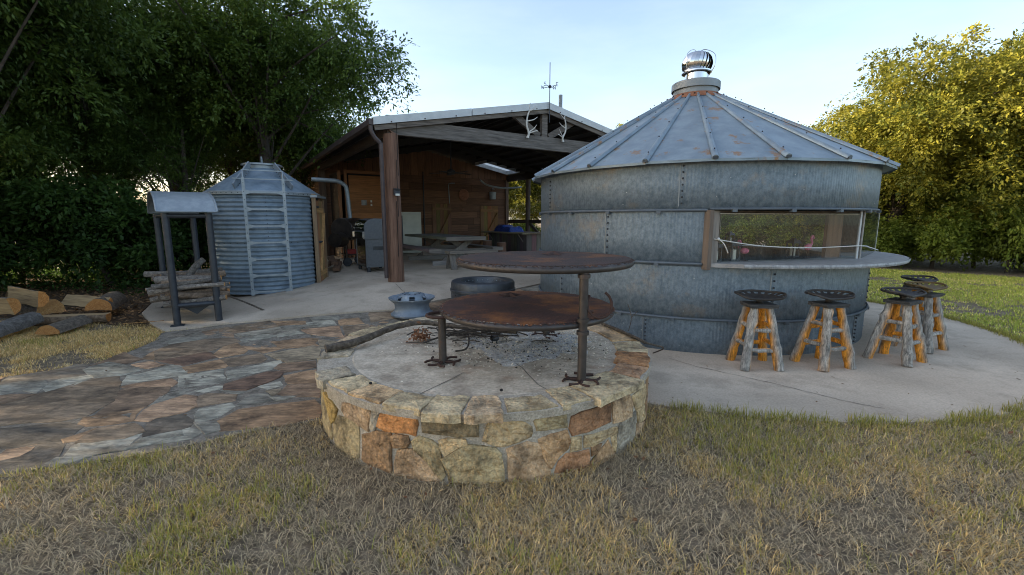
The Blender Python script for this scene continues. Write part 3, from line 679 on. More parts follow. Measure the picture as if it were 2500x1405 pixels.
MB().tube(ring(*LC, LOZ, GR), .024, 10, close=True).build('lower_ring', 'pipe_steel', grill, True)
MB().tube(ring(*UC, UPZ, GR, R(-172), R(172)), .025, 10).build('upper_ring', 'pipe_steel', grill, True)
def grate(cx, cy, z, r):
    mb = MB(); rr = random.Random(2)
    for ang in (R(28), R(-28)):
        ux, uy = cos(ang), sin(ang); t = -r
        while t < r:
            h = math.sqrt(max(r * r - t * t, 0)) * 1.0
            if h > .05:
                c = (cx - uy * t, cy + ux * t); zz = z + (.003 if ang > 0 else 0)
                mb.bar(gl(c[0] - ux * h, c[1] - uy * h, zz), gl(c[0] + ux * h, c[1] + uy * h, zz), .0105, .004)
            t += .022
    k = 0
    while k < 2 * pi:      # ragged cut ends over the pipe
        a = k + rr.uniform(0, .04); p = (cx + cos(a) * r * .985, cy + sin(a) * r * .985); q = (cx + cos(a + rr.uniform(-.035, .035)) * (r + .022), cy + sin(a + rr.uniform(-.03, .03)) * (r + .022))
        mb.bar(gl(*p, z), gl(*q, z - .006), .006, .004); k += .045
    return mb
tag(grate(*LC, LOZ + .026, GR).build('lower_grate', 'grate_red', grill), kind='stuff')
tag(grate(*UC, UPZ + .027, GR).build('upper_grate', 'grate_rust', grill), kind='stuff')
def star(cx, cy, z, r):
    mb = MB(); c = mb.vert(gl(cx, cy, z + .03)); n0 = len(mb.v)
    for k in range(10):
        a = k * pi / 5 + .3; q = r if k % 2 == 0 else r * .42; mb.vert(gl(cx + q * cos(a), cy + q * sin(a), z))
    for k in range(10): mb.face((c, n0 + k, n0 + (k + 1) % 10))
    return mb
star(-.02, 4.02, LOZ + .034, .12).build('star_emblem', 'iron', grill); star(.36, 3.86, UPZ + .036, .12).build('star_emblem', 'iron', grill)
# horseshoe cradle on the short post, horseshoe handle on the tall post
MB().tube(shoe(gl(-.55, 3.40, LOZ - .012), R(20), .105, z=0), .013, 8).build('cradle', 'iron', grill, True)
MB().tube(shoe(gl(.60, 2.99, LOZ + .15), R(100), .085, tilt=Matrix.Rotation(R(78), 3, 'X'), gap=80), .0095, 8).build('horseshoe_handle', 'iron', grill, True)
MB().tube([gl(.49, 2.99, LOZ + .11), gl(.56, 2.99, LOZ + .10)], .01, 6).build('handle_bracket', 'iron', grill, True)
for z in (LOZ + .04, LOZ - .05, UPZ - .045): MB().lathe([(.033, z - .015 - GZ), (.044, z - .012 - GZ), (.044, z + .012 - GZ), (.033, z + .015 - GZ)], n=16).build('weld_collar', 'pipe_steel', grill, True)

# ------------------------------------------------------------------ branch, twigs, leaves, pipe in and around the pit
def curve(ctrl, n=8):
    P = [Vector(p) for p in ctrl]; out = []
    for i in range(len(P) - 1):
        p0, p1, p2, p3 = P[max(i - 1, 0)], P[i], P[i + 1], P[min(i + 2, len(P) - 1)]
        for k in range(n):
            t = k / n; out.append(.5 * ((2 * p1) + (p2 - p0) * t + (2 * p0 - 5 * p1 + 4 * p2 - p3) * t * t + (3 * p1 - p0 - 3 * p2 + p3) * t ** 3))
    out.append(P[-1]); return out
def zp(px, py, z): q = gp(px, py, z); return (q[0], q[1], z)
pts = curve([zp(795, 852, .515), zp(880, 832, .53), zp(960, 800, .56), zp(1030, 788, .565), zp(1090, 795, .545), zp(1180, 805, .53), zp(1260, 812, .515)], 7)
rr = random.Random(9)
br = MB().tube(pts, [.036 - .020 * i / len(pts) for i in range(len(pts))], 9, wob=.1, rn=rr).build('fallen_branch', 'log_bark', smooth=True, color=(.62, .55, .48))
tag(br, 'long crooked bark-covered branch lying across the back of the fire pit', 'branch')
mb = MB().tube(curve([zp(1470, 790, .50), zp(1530, 815, .50), zp(1580, 838, .47), zp(1620, 850, .30), (1.62, 4.92, .08)], 6), [.016] * 6 + [.014] * 6 + [.010] * 6 + [.007] * 7, 7, wob=.12, rn=rr)
for c in ([(1.16, 4.3, .5), (1.2, 4.36, .62), (1.17, 4.4, .75)], [(1.2, 4.36, .62), (1.27, 4.4, .68)], [(1.3, 4.4, .35), (1.34, 4.3, .2), (1.33, 4.2, .08)]): mb.tube(curve(c, 4), .004, 5)
tag(mb.build('thin_branch', 'log_bark', smooth=True, color=(.5, .45, .4)), 'thin dark branch hanging over the rim toward the big bin', 'branch')
mb = MB(); rr = random.Random(21)
for i in range(85):
    c = Vector((-.55 + rr.gauss(.18, .28), 4.22 + rr.gauss(0, .17), PZ + .01 + abs(rr.gauss(0, .03)))); a = rr.uniform(-.7, .7) + (pi if rr.random() < .5 else 0); l = rr.uniform(.1, .42)
    d = Vector((cos(a), sin(a) * .8, rr.uniform(-.12, .2))) * l
    p = [c - d / 2, c + Vector((rr.uniform(-.03, .03), rr.uniform(-.03, .03), rr.uniform(0, .02))), c + d / 2]
    for q in p: q.z = max(q.z, PZ + .003)
    mb.tube(curve(p, 3), rr.uniform(.002, .006), 5)
for c in ([zp(1035, 838, PZ + .012), zp(1060, 828, PZ + .02), zp(1100, 818, PZ + .02), zp(1140, 822, PZ + .015)], [zp(1112, 858, PZ + .01), zp(1138, 852, PZ + .012), zp(1145, 830, PZ + .015), zp(1140, 805, PZ + .03)]):
    mb.tube(curve(c, 5), .008, 6, wob=.1, rn=rr)
tag(mb.build('twig_heap', 'log_bark', color=(.34, .31, .29)), 'heap of thin dark twigs at the back of the hearth', 'twigs', kind='stuff')
mb = MB(); cx, cy = gp(1025, 818, PZ + .05)
for i in range(120):
    c = Vector((cx + rr.gauss(0, .045), cy + rr.gauss(0, .05), PZ + .01 + abs(rr.gauss(0, .05)))); q = Quaternion((rr.gauss(0, 1), rr.gauss(0, 1), rr.gauss(0, 1), rr.gauss(0, 1))).normalized(); l = rr.uniform(.015, .03)
    i0 = len(mb.v)
    for p in ((-1, 0, 0), (-.2, .5, .25), (1, 0, 0), (-.2, -.5, .25)): mb.vert(c + q @ (Vector(p) * l))
    mb.face((i0, i0 + 1, i0 + 2)); mb.face((i0, i0 + 2, i0 + 3))
tag(mb.build('dry_leaf_clump', 'leaf_dry'), 'clump of curled red-brown dry leaves among the twigs', 'dry leaves', kind='stuff')
mb = MB(); c = zp(1213, 826, PZ + .03)
mb.lathe([(.026, 0), (.028, .05), (.022, .07)], n=12); mb.lathe([(.023, .0), (.024, .05)], n=12)
o = mb.build('burnt_can', 'black_steel', smooth=True); o.location = c; o.rotation_euler = (R(80), 0, R(-40)); tag(o, 'small burnt can lying open in the ash', 'can')
mb = MB(); P = zp(1590, 868, .06); Q = zp(1628, 876, .06)
p = Vector((1.24, 4.62, .07)); q = Vector((1.52, 4.75, .07))
mb.tube([p, q], .032, 14, caps=False); mb.tube([p, q], .028, 14, caps=False); tag(mb.build('drain_pipe', 'pvc', smooth=True), 'short cream plastic pipe lying on concrete beside the pit rim', 'pipe')
for i, (x, y) in enumerate(((838, 970), (1224, 958))):
    o = MB().ball((0, 0, 0), (.012, .011, .009), 8, 5).build('charcoal_lump', 'dark', smooth=True); q = gp(x - (70 if i == 0 else 0), y, PZ); q = gp((905, 1224)[i], (940, 957)[i], PZ); o.location = (q[0], q[1], PZ + .012)
    tag(o, ('small black nugget on the tan cap stones left of front', 'small black nugget where hearth meets the front cap stones')[i], 'charcoal')

# ------------------------------------------------------------------ wheel rim and fire ring
def at(px, py): q = gp(px, py, 0, True); return Vector((q[0], q[1], T(*q) + .03))
c = at(1007, 772)
wh = empty('truck_wheel_rim', c, .3, 'blue-grey steel truck wheel rim lying face up on the path', 'wheel rim'); wh.scale = (1.2, 1.2, 1.15)
MB().lathe([(.24, .02), (.27, 0), (.275, .02), (.235, .05), (.215, .10), (.225, .16), (.262, .195), (.295, .225), (.297, .24), (.27, .225), (.24, .19), (.205, .16)], n=48).build('rim_barrel', 'wheel_blue', wh, True)
mb = MB(); n = 48
prof = [(.205, .165), (.19, .205), (.165, .265), (.155, .282), (.135, .288), (.085, .288), (.08, .27)]
mb.lathe(prof, n=n)
keep = [k for k in range(len(mb.f)) if not (1 * n <= k < 2 * n and ((k % n) % 8) in (2, 3, 4))]     # hand holes
mb.f = [mb.f[k] for k in keep]; mb.m = [mb.m[k] for k in keep]
mb.build('wheel_disc', 'wheel_blue', wh, True)
MB().lathe([(.19, .02), (.18, .15)], n=32).build('barrel_inside', 'dark', wh)
for k in range(10):
    a = k * 2 * pi / 10; MB().lathe([(.011, 0), (.011, .002), (.001, .002)], (.112 * cos(a), .112 * sin(a), .2885), 8).build('stud_hole', 'dark', wh)
c = at(1187, 752); c = Vector((-.50, 7.55, T(-.5, 7.55) + .03))
dr = empty('steel_fire_ring', c, .2, 'dark steel drum fire ring standing on the patio behind the grill', 'fire ring')
MB().lathe([(.545, 0), (.545, .26), (.56, .27), (.56, .30), (.545, .31), (.545, .40), (.53, .43), (.50, .44), (.385, .44), (.375, .425), (.375, .03)], n=64).build('drum_shell', 'drum', dr, True)
MB().lathe([(.375, .05), (.001, .05)], n=40).build('drum_floor', 'ash', dr)
for k in range(26):
    a = k * 2 * pi / 26; MB().ball((.374 * cos(a), .374 * sin(a), .385), .010, 6, 4).build('vent_hole_glint', 'galv_plain', dr)  # pale metal beads stand in for daylight through the drum's vent holes
for k in range(18):
    a = k * 2 * pi / 18 + .1; MB().lathe([(.012, 0), (.001, .001)], n=8).build('side_hole', 'dark', dr).matrix_local = Matrix.Translation((.5465 * cos(a), .5465 * sin(a), .22)) @ Matrix.Rotation(a, 4, 'Z') @ Matrix.Rotation(pi / 2, 4, 'Y')
# ------------------------------------------------------------------ big grain bin with serving window
silo = empty('grain_bin_bar', (SILO[0], SILO[1], 0), 0, 'large galvanized grain bin with conical roof and a serving window', 'grain bin')
rip = lambda a: .0015 * sin(a * 400)
CT, CB = 1.10, 1.055
def wallring(z0, z1, a0, a1, name='wall_ring', dr=0):
    n = int((a1 - a0) / (2 * pi) * 2000)
    return MB().lathe([(SR + dr - .004, z0 - .002), (SR + dr, z0), (SR + dr, (z0 + z1) / 2), (SR + dr, z1)], n=n, a0=a0, a1=a1, ripple=rip).build(name, 'galv', silo, 2)
wallring(-.05, .432, 0, 2 * pi); wallring(.434, CB - .002, 0, 2 * pi, dr=.003)
WA0, WA1, RA0, RA1 = R(-106), R(-20), R(-2), R(55)
wallring(CB, 1.70, RA1, 2 * pi + WA0, dr=.001); wallring(CB, 1.70, WA1, RA0, dr=.001)
wallring(1.702, 2.30, 0, 2 * pi, dr=.004)
def hoop(z, a0, a1, r=.017):
    n = 90; full = a1 - a0 > 6.28
    pts = [((SR + .02) * cos(a0 + (a1 - a0) * i / n), (SR + .02) * sin(a0 + (a1 - a0) * i / n), z) for i in range(n if full else n + 1)]
    MB().tube(pts, r, 8, close=full).build('hoop', 'hoop_grey', silo, True)
    mb = MB()
    for k in range(24):
        a = a0 + (k + .4) * 2 * pi / 24
        if a < a1: mb.box(((SR + .02) * cos(a), (SR + .02) * sin(a), z - .02), (.05, .05, .035), Matrix.Rotation(a, 3, 'Z'))
    tag(mb.build('hoop_clip', 'hoop_grey', silo), kind='stuff')
hoop(.432, 0, 2 * pi); hoop(1.085, RA1, 2 * pi + WA0 - .02); hoop(1.70, RA1, 2 * pi + WA0 - .01)
hoop(1.715, WA0, RA1, .014)
def seam(th, z0, z1):
    a = R(th); q = Matrix.Rotation(a, 3, 'Z'); mb = MB(); c = Vector((cos(a), sin(a), 0))
    MB().box(c * (SR + .006) + Vector((0, 0, (z0 + z1) / 2)), (.006, .012, z1 - z0 - .03), q).build('sheet_seam', 'collar_grey', silo)
    n = 7
    for i in range(n):
        z = z0 + .05 + (z1 - z0 - .1) * i / (n - 1); aa = a + .014
        mb.ball((cos(aa) * (SR + .012), sin(aa) * (SR + .012), z), .0125, 7, 4)
    tag(mb.build('seam_bolts', 'black_steel', silo), kind='stuff')
for th, z0, z1 in ((246, 1.73, 2.25), (225, 1.12, 1.68), (271, .46, 1.03), (205, .46, 1.05), (329, 1.73, 2.25), (195, 1.73, 2.2), (238, .02, .42), (305, .02, .42), (315, .46, 1.03)): seam(th, z0, z1)
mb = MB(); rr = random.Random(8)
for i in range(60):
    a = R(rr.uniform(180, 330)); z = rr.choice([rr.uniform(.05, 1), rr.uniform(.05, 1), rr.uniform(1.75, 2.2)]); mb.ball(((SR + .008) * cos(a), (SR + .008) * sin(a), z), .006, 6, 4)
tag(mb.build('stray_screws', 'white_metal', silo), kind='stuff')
# roof
RZ0, RZ1, RR0, RR1 = 2.25, 3.46, 2.57, .40
NP = 22; th0 = R(-106.0)
mb = MB(); mbu = MB(); da = 2 * pi / NP
for a in (-da / 2, da / 2):
    for r, z in ((RR0, RZ0 - .03), (RR0, RZ0), (RR0 * .5 + RR1 * .5, RZ0 * .5 + RZ1 * .5), (RR1, RZ1)): mb.vert((r * cos(a), r * sin(a), z))
for i in range(3): mb.face((i, i + 4, i + 5, i + 1)[::-1] if False else (i, i + 4, i + 5, i + 1))
pm = mb.mesh('roof_panel', 'roof_metal')
rb = MB()
a = 0; pr0 = Vector((RR0 + .012, 0, RZ0 + .012)); pr1 = Vector((RR1, 0, RZ1 + .012))
n = 8; i0 = len(rb.v)
for k in range(9):
    p = pr0.lerp(pr1, k / 8); wdt = .036 - .012 * k / 8; hh = .034 - .008 * k / 8
    for j in range(7):
        t = pi * j / 6; rb.vert((p.x + sin(t) * hh * .5, cos(t) * wdt, p.z + sin(t) * hh - .012))
for k in range(8):
    for j in range(6): rb.face((i0 + k * 7 + j, i0 + (k + 1) * 7 + j, i0 + (k + 1) * 7 + j + 1, i0 + k * 7 + j + 1))
rb.face([i0 + j for j in range(7)])
rm = rb.mesh('roof_rib', 'roof_metal', True)
bb = MB()
for k in (.06, .26, .47, .68, .88):
    p = pr0.lerp(pr1, k); bb.ball((p.x + .02, 0, p.z + .036), (.0095, .0095, .009), 6, 4)
bb.box((RR0 + .016, 0, RZ0 + .008), (.012, .05, .03))
bmh = bb.mesh('rib_bolts', 'black_steel')
rr = random.Random(3)
for k in range(NP):
    o = inst('roof_panel', pm, silo, rot=(0, rr.uniform(-.002, .002), th0 + (k + .5) * da))
    o = inst('roof_rib', rm, silo, rot=(0, 0, th0 + k * da)); b = inst('rib_bolts', bmh, o); tag(b, kind='stuff')
MB().lathe([(RR0 - .02, RZ0 - .004), (SR - .05, RZ0 + .06), (.5, RZ1 - .10)], n=44).build('roof_underside', 'galv_plain', silo)
MB().lathe([(.47, 3.425), (.455, 3.455), (.38, 3.50), (.36, 3.52)], n=44).build('rust_flashing', 'rust', silo, True)
mb = MB()
for k in range(16): a = k * 2 * pi / 16; mb.ball((.44 * cos(a), .44 * sin(a), 3.475), .014, 6, 4)
tag(mb.build('flashing_bolts', 'iron', silo), kind='stuff')
MB().lathe([(.335, 3.45), (.335, 3.62)], n=40).build('collar', 'collar_grey', silo, True)
MB().lathe([(.35, 3.60), (.362, 3.60), (.362, 3.70), (.35, 3.712), (.001, 3.72)], n=44).build('collar_lid', 'collar_grey', silo, True)
tv = MB(); tvl = Matrix.Rotation(R(4), 4, 'Y')
vent = MB().lathe([(.17, 3.71), (.168, 3.90)], n=32).build('vent_pipe', 'chrome', silo, True)
vb = MB().lathe([(.20, 3.862), (.222, 3.868), (.222, 3.885), (.12, 3.89)], n=36).build('turbine_base', 'chrome', silo, True)
nv = 22
vm = MB(); cz = 4.02
for s_ in range(11):
    t = -.62 + 1.5 * s_ / 10; r = .262 * cos(t * 1.0) if t > 0 else .262 * (1 - .28 * (t / .62) ** 2); z = cz + .185 * sin(t) / sin(.88) if t > 0 else cz + .235 * t
    tw = .38 * (s_ / 10)
    for k_, off in ((0, 0), (1, .40)):
        rr_ = r * (1.03 if k_ == 0 else .955); vm.vert((rr_ * cos(tw + off), rr_ * sin(tw + off), z))
for s_ in range(10): vm.face((2 * s_, 2 * s_ + 1, 2 * s_ + 3, 2 * s_ + 2))
vme = vm.mesh('turbine_vane', 'chrome', True)
tb = bpy.data.objects.new('turbine_head', MB().lathe([(.10, cz + .185), (.06, cz + .205), (.001, cz + .21)], n=24).mesh('turbine_head', 'chrome', True)); col.objects.link(tb); tb.parent = silo; tb.scale = (.86, .86, .86); tb.location = (0, 0, 3.87 * .14)
for k in range(nv): inst('turbine_vane', vme, tb, rot=(0, 0, k * 2 * pi / nv))
MB().lathe([(.10, 3.87), (.2, 3.95), (.2, 4.12), (.09, 4.2)], n=24).build('turbine_core', 'dark', tb, True)
for k, (a, s_) in enumerate(((R(-150), 1), (R(-30), 1.05), (R(90), 1))):
    pts = curve([(.20 * cos(a), .20 * sin(a), 3.80), (.285 * s_ * cos(a), .285 * s_ * sin(a), 3.98), (.27 * s_ * cos(a), .27 * s_ * sin(a), 4.16), (.12 * cos(a), .12 * sin(a), 4.26), (0, 0, 4.225)], 6)
    o = MB().tube(pts, .006, 6).build('guard_wire', 'chrome', silo, True); o.scale = (.88, .88, .88); o.location = (0, 0, 3.8 * .12)
# serving window
CC = (3.2 - SILO[0], 7.4 - SILO[1]); cr = 2.56
poly = [(CC[0] + cr * cos(R(t)), CC[1] + cr * sin(R(t))) for t in range(-104, 11, 3)]
inner = [(1.95 * cos(R(t)), 1.95 * sin(R(t))) for t in range(10, -108, -4)]
j0 = (SR + .03) * cos(WA0 - .005), (SR + .03) * sin(WA0 - .005)
poly = [j0] + poly + inner
mb = MB(); mb.prism(poly, CB, CT); mb.build('counter_top', 'counter', silo)
mb = MB(); no = len(range(-104, 11, 3)); rr = random.Random(6); seg = []
for t in np.linspace(-104, 9, 90):
    r = cr + .006 + rr.uniform(-.004, .006); seg.append((CC[0] + r * cos(R(t)), CC[1] + r * sin(R(t))))
for x, y in seg: mb.vert((x, y, CB + .002 + rr.uniform(0, .006))); mb.vert((x * 1.002, y * 1.002, (CB + CT) / 2)); mb.vert((x, y, CT - .001))
for i in range(len(seg) - 1):
    for k in range(2): mb.face((3 * i + k, 3 * i + 3 + k, 3 * i + 4 + k, 3 * i + 1 + k))
mb.build('counter_edge', 'counter_edge', silo)
def wp(x, y, z=0): return Vector((x - SILO[0], y - SILO[1], z))
JL = Vector((SR * cos(WA0), SR * sin(WA0), 0)); MR = wp(4.40, 5.66); PE = wp(5.6, 6.85)
qd = (MR - JL).normalized(); qn = Vector((qd.y, -qd.x, 0))
def jamb(p, w_, d_, z0, z1, ang, name, matn, color=(1, 1, 1)):
    o = MB().box((0, 0, (z1 - z0) / 2), (w_, d_, z1 - z0)).build(name, matn, silo, color=color); o.location = (p.x, p.y, z0); o.rotation_euler = (0, 0, ang); return o
ang = math.atan2(qd.y, qd.x)
jamb(JL + qd * .065, .115, .045, CT + .001, 1.695, ang, 'window_jamb', 'plank_z', (.27, .24, .21))
jamb(JL + qd * -.02, .05, .14, CB - .03, 1.70, ang, 'window_jamb', 'plank_z', (.17, .13, .10))
jamb(MR - qd * .16 - qn * .22, .24, .05, CT + .001, 1.69, ang, 'window_post', 'plank_z', (.22, .13, .085))
jamb(MR - qd * .005 + qn * .0, .028, .02, CT + .001, 1.715, ang, 'mullion', 'white_metal'); jamb(MR + qd * .05 + qn * -.0, .02, .016, CT + .001, 1.71, ang, 'mullion', 'wood_grey')
hb = MB(); hb.bar(JL + qd * .01 + Vector((0, 0, 1.675)) - qn * .03, MR + Vector((0, 0, 1.675)) - qn * .03, .03, .045); hb.build('window_header', 'beam_grey', silo, color=(.9, .85, .8))
def pane(p, q, z0, z1, th=.006):
    d = (q - p); n_ = Vector((d.y, -d.x, 0)).normalized() * th / 2; mb = MB()
    for z in (z0, z1):
        for t in (p - n_, q - n_, q + n_, p + n_): mb.vert((t.x, t.y, z))
    for f in ((3, 2, 1, 0), (4, 5, 6, 7), (0, 1, 5, 4), (1, 2, 6, 5), (2, 3, 7, 6), (3, 0, 4, 7)): mb.face(f)
    return mb.build('window_pane', 'glass', silo)
for p_, q_ in ((PE + Vector((0, 0, CT + .004)), PE + Vector((0, 0, 1.70))), (MR + qd * .065 + Vector((0, 0, 1.703)), PE + Vector((0, 0, 1.703))), (JL + qd * .125 + Vector((0, 0, 1.662)), MR - qd * .02 + Vector((0, 0, 1.662)))): MB().bar(p_, q_, .007, .007).build('pane_edge_glint', 'candle', silo)  # pale bars stand in for light caught along the pane edges
pane(JL + qd * .125, MR - qd * .02, CT + .003, 1.66); pane(MR + qd * .065, PE, CT + .003, 1.70)
# rear opening frame, inside floor and bar
for a in (RA0 + .01, RA1 - .01):
    jamb(Vector(((SR - .04) * cos(a), (SR - .04) * sin(a), 0)), .05, .12, CB, 1.70, a, 'rear_jamb', 'plank_z', (.30, .27, .23))
pts = [((SR - .03) * cos(RA0 + (RA1 - RA0) * i / 12), (SR - .03) * sin(RA0 + (RA1 - RA0) * i / 12)) for i in range(13)]
mb = MB()
for i in range(12):
    mb.bar((*pts[i], CB + .0), (*pts[i + 1], CB + .0), .2, .03)
mb.build('rear_sill', 'counter', silo)
MB().lathe([(SR - .02, .03), (.001, .03)], n=40).build('bin_floor', 'concrete', silo)
MB().box((.3, .2, .9), (1.6, .5, .04), Matrix.Rotation(R(-35), 3, 'Z')).build('inside_bar', 'plank_x', silo, color=(.2, .17, .15))
MB().box((.3, .2, .45), (1.5, .4, .86), Matrix.Rotation(R(-35), 3, 'Z')).build('inside_bar_base', 'dark', silo)
pa = [wp(*zp(1727, 578, 0)[:2]) for _ in (0,)]
# rope across the window
ra = JL + qd * .06 + qn * .03 + Vector((0, 0, 1.375)); rb_ = MR + qn * .03 + Vector((0, 0, 1.265)); rc = PE + Vector((.02, -.03, 1.13))
rope = MB().tube(curve([ra, ra.lerp(rb_, .3) + Vector((0, 0, -.055)), ra.lerp(rb_, .65) + Vector((0, 0, -.05)), rb_, rb_.lerp(rc, .5) + Vector((0, 0, .01)), rc], 6), .0065, 6)
rope.ball(ra + Vector((.05, 0, 0)), .018, 8, 6); rope.tube(curve([ra + Vector((.05, -.005, 0)), ra + Vector((.11, -.02, -.06)), ra + Vector((.16, -.02, -.16))], 5), .006, 6)
ro = rope.build('window_rope', 'rope', smooth=True); ro.location = (SILO[0], SILO[1], 0)
tag(ro, 'white rope with a knotted tail tied across the serving window', 'rope')
# lanterns and figurines on the counter inside the pane
def lantern(loc, s, label, dark=False, rz=.3):
    t = empty('candle_lantern', loc, rz, label, 'lantern', 'lanterns on the bar'); t.scale = (s, s, s)
    MB().box((0, 0, .01), (.13, .13, .02)).build('base', 'black_steel', t)
    for dx in (-1, 1):
        for dy in (-1, 1): MB().box((dx * .054, dy * .054, .11), (.014, .014, .18)).build('corner_post', 'black_steel', t)
    MB().box((0, 0, .225), (.15, .15, .05), taper=.72).build('roof', 'black_steel', t); MB().box((0, 0, .262), (.07, .07, .025), taper=.6).build('roof_cap', 'black_steel', t)
    MB().lathe([(.036, .02), (.036, .15), (.001, .153)], n=18).build('candle', 'candle', t, True)
    MB().tube([(.03 * cos(a), 0, .274 + .03 * sin(a)) for a in np.linspace(0, pi, 9)], .004, 5).build('handle', 'black_steel', t)
    return t
def inpane(px, py, back, z=CT):
    q = Vector(gp(px, py, z)).to_3d(); q.z = z + .001; n_ = Vector((q.x, q.y, 0)).normalized(); return q + n_ * back
lantern(JL + Vector((SILO[0], SILO[1], CT + .002)) + qd * .22 - qn * .13, .82, 'small candle lantern beside the left wooden jamb behind the pane')
lantern(JL + Vector((SILO[0], SILO[1], CT + .002)) + qd * .48 - qn * .14, .9, 'larger candle lantern standing left of centre behind the pane', rz=.1)
lantern((SILO[0] + (SR - .06) * cos(RA1 - .12), SILO[1] + (SR - .06) * sin(RA1 - .12), CB + .018), 1.0, 'dark lantern on the sill of the far opening, seen through the pane')
def flamingo(loc, s, rz, label):
    t = empty('flamingo_figurine', loc, rz, label, 'figurine', 'pink figurines on the bar'); t.scale = (s, s, s)
    mb = MB().ball((0, 0, .14), (.065, .04, .045), 10, 7); mb.build('body', 'pink', t, True)
    MB().tube(curve([(.05, 0, .15), (.085, 0, .19), (.06, 0, .24), (.075, 0, .28), (.1, 0, .27), (.115, 0, .245)], 5), [.014] * 20 + [.011] * 6, 7).build('neck', 'pink', t, True)
    for y in (-.012, .012): MB().tube([(0, y, 0), (-.005, y, .06), (0, y, .11)], .004, 5).build('leg', 'iron', t)
    MB().box((0, 0, .003), (.09, .06, .006)).build('foot_plate', 'iron', t)
base = JL + Vector((SILO[0], SILO[1], CT + .002))
flamingo(base + qd * .62 - qn * .12, .85, 2.2, 'small pink flamingo next to the larger lantern behind the pane')
flamingo(base + qd * 1.72 - qn * .25, 1.0, .5, 'pink flamingo figurine by the brown board at the right of the window')
lantern(base + qd * 1.66 - qn * .42, .9, 'candle lantern behind the pink flamingo near the brown board')

# ------------------------------------------------------------------ small corrugated bin
bz = T(-4.9, 8.9) + .02
bin_ = empty('small_grain_bin', (BIN[0], BIN[1], bz), 0, 'small blue-grey corrugated grain bin with ladder and wooden door', 'grain bin')
wh_ = 2.115 - bz; NC = 23; prof = []
for i in range(NC * 8 + 1): z = wh_ * i / (NC * 8); prof.append((BR + .012 * cos(2 * pi * i / 8), z))
d0, d1 = R(-9), R(31)
MB().lathe([(r, z) for r, z in prof if z < 1.02], n=100, a0=d1, a1=d0 + 2 * pi).build('lower_wall_ring', 'galv_blue', bin_, 2)
MB().lathe([(r + .003, z) for r, z in prof if z > .985], n=100, a0=d1, a1=d0 + 2 * pi).build('upper_wall_ring', 'galv_blue', bin_, 2)
def bolts(pts, r=.009, name='bolts', par=bin_, matn='black_steel'):
    mb = MB()
    for p in pts: mb.ball(p, r, 6, 4)
    return tag(mb.build(name, matn, par), kind='stuff')
fc = math.atan2(-BIN[1], -BIN[0])
bolts([((BR + .016) * cos(fc + k * .13), (BR + .016) * sin(fc + k * .13), 1.0) for k in range(-9, 10)])
bolts([((BR + .014) * cos(fc + .01), (BR + .014) * sin(fc + .01), 1.05 + k * .082) for k in range(12)])
MB().lathe([(BR + .005, wh_ - .05), (BR + .045, wh_ - .045), (BR + .048, wh_ + .01), (BR + .02, wh_ + .03)], n=80).build('eave_band', 'galv_plain', bin_, True)
bolts([((BR + .05) * cos(k * .1), (BR + .05) * sin(k * .1), wh_ - .018) for k in range(63)])
rz1, rt = 2.70 - bz, .345
MB().lathe([(BR + .05, wh_ + .0), (BR + .02, wh_ + .025), (rt + .02, rz1 - .07)], n=60).build('roof_cone', 'galv_blue', bin_, True)
MB().lathe([(rt, rz1 - .09), (rt, rz1 - .01), (rt + .045, rz1), (rt + .045, rz1 + .03), (rt + .01, rz1 + .04), (.25, rz1 + .035), (.001, rz1 + .05)], n=12).build('roof_lid', 'galv_plain', bin_, True)
fr = Matrix.Rotation(fc, 4, 'Z')
def fb(r, s_, z): p = fr @ Vector((r, s_, z)); return (p.x, p.y, p.z)
def rz(r): return wh_ + .025 + (BR + .02 - r) * (rz1 - .07 - wh_ - .025) / (BR + .02 - rt - .02)
for s_ in (-1, 1):
    p, q = fb(rt + .02, s_ * .22, rz(rt) + .06), fb(.93, s_ * .50, rz(1.03) + .05)
    MB().bar(p, q, .025, .11).build('roof_channel', 'galv_plain', bin_)
    bolts([Vector(p).lerp(Vector(q), .1 + k * .09) + Vector((fr @ Vector((.02, -s_ * .05, -.03)))) for k in range(10)])
for r, hw, dz in ((.60, .37, .09), (.84, .52, .07)): MB().bar(fb(r, -hw, rz(r) + dz), fb(r, hw, rz(r) + dz), .05, .02).build('roof_step', 'galv_plain', bin_)
lad = empty('ladder', (BIN[0], BIN[1], bz), 0, 'galvanized ladder bolted up the front of the small bin', 'ladder')
lad.parent = None
lad = bpy.data.objects.new('ladder', None); col.objects.link(lad); lad.parent = bin_
for o in [o for o in bpy.data.objects if o.type == 'EMPTY' and o.name.startswith('ladder') and o.parent is None]: bpy.data.objects.remove(o)
lw = .335; lr = BR + .10
for s_ in (-1, 1):
    mb = MB(); mb.box((0, 0, 1.12), (.028, .052, 2.24)); o = mb.build('ladder_rail', 'galv_plain', lad); o.matrix_local = fr @ Matrix.Translation((lr, s_ * lw, 0))
    pts = curve([fb(lr, s_ * lw, 2.235), fb(lr - .015, s_ * lw, 2.32), fb(lr - .06, s_ * lw, 2.35), fb(lr - .10, s_ * lw, 2.31), fb(lr - .12, s_ * lw, 2.12)], 4)
    MB().tube(pts, .02, 6).build('rail_hook', 'galv_plain', lad, True)
    bolts([fb(lr + .015, s_ * lw, .12 + k * .155) for k in range(14)], .008, 'rail_bolts', lad)
for k in range(7):
    z = .06 + k * .318; mb = MB()
    for x0, x1, h in ((-.335, -.22, .075), (-.22, .22, .028), (.22, .335, .075)): pass
    pl = [(-.315, -.05), (-.22, -.014), (.22, -.014), (.315, -.05), (.315, .05), (.22, .016), (-.22, .016), (-.315, .05)]
    mb.prism(pl, -.008, .008, lambda x, y, zz: fb(lr + zz, x, z + y)); mb.build('ladder_rung', 'galv_plain', lad)
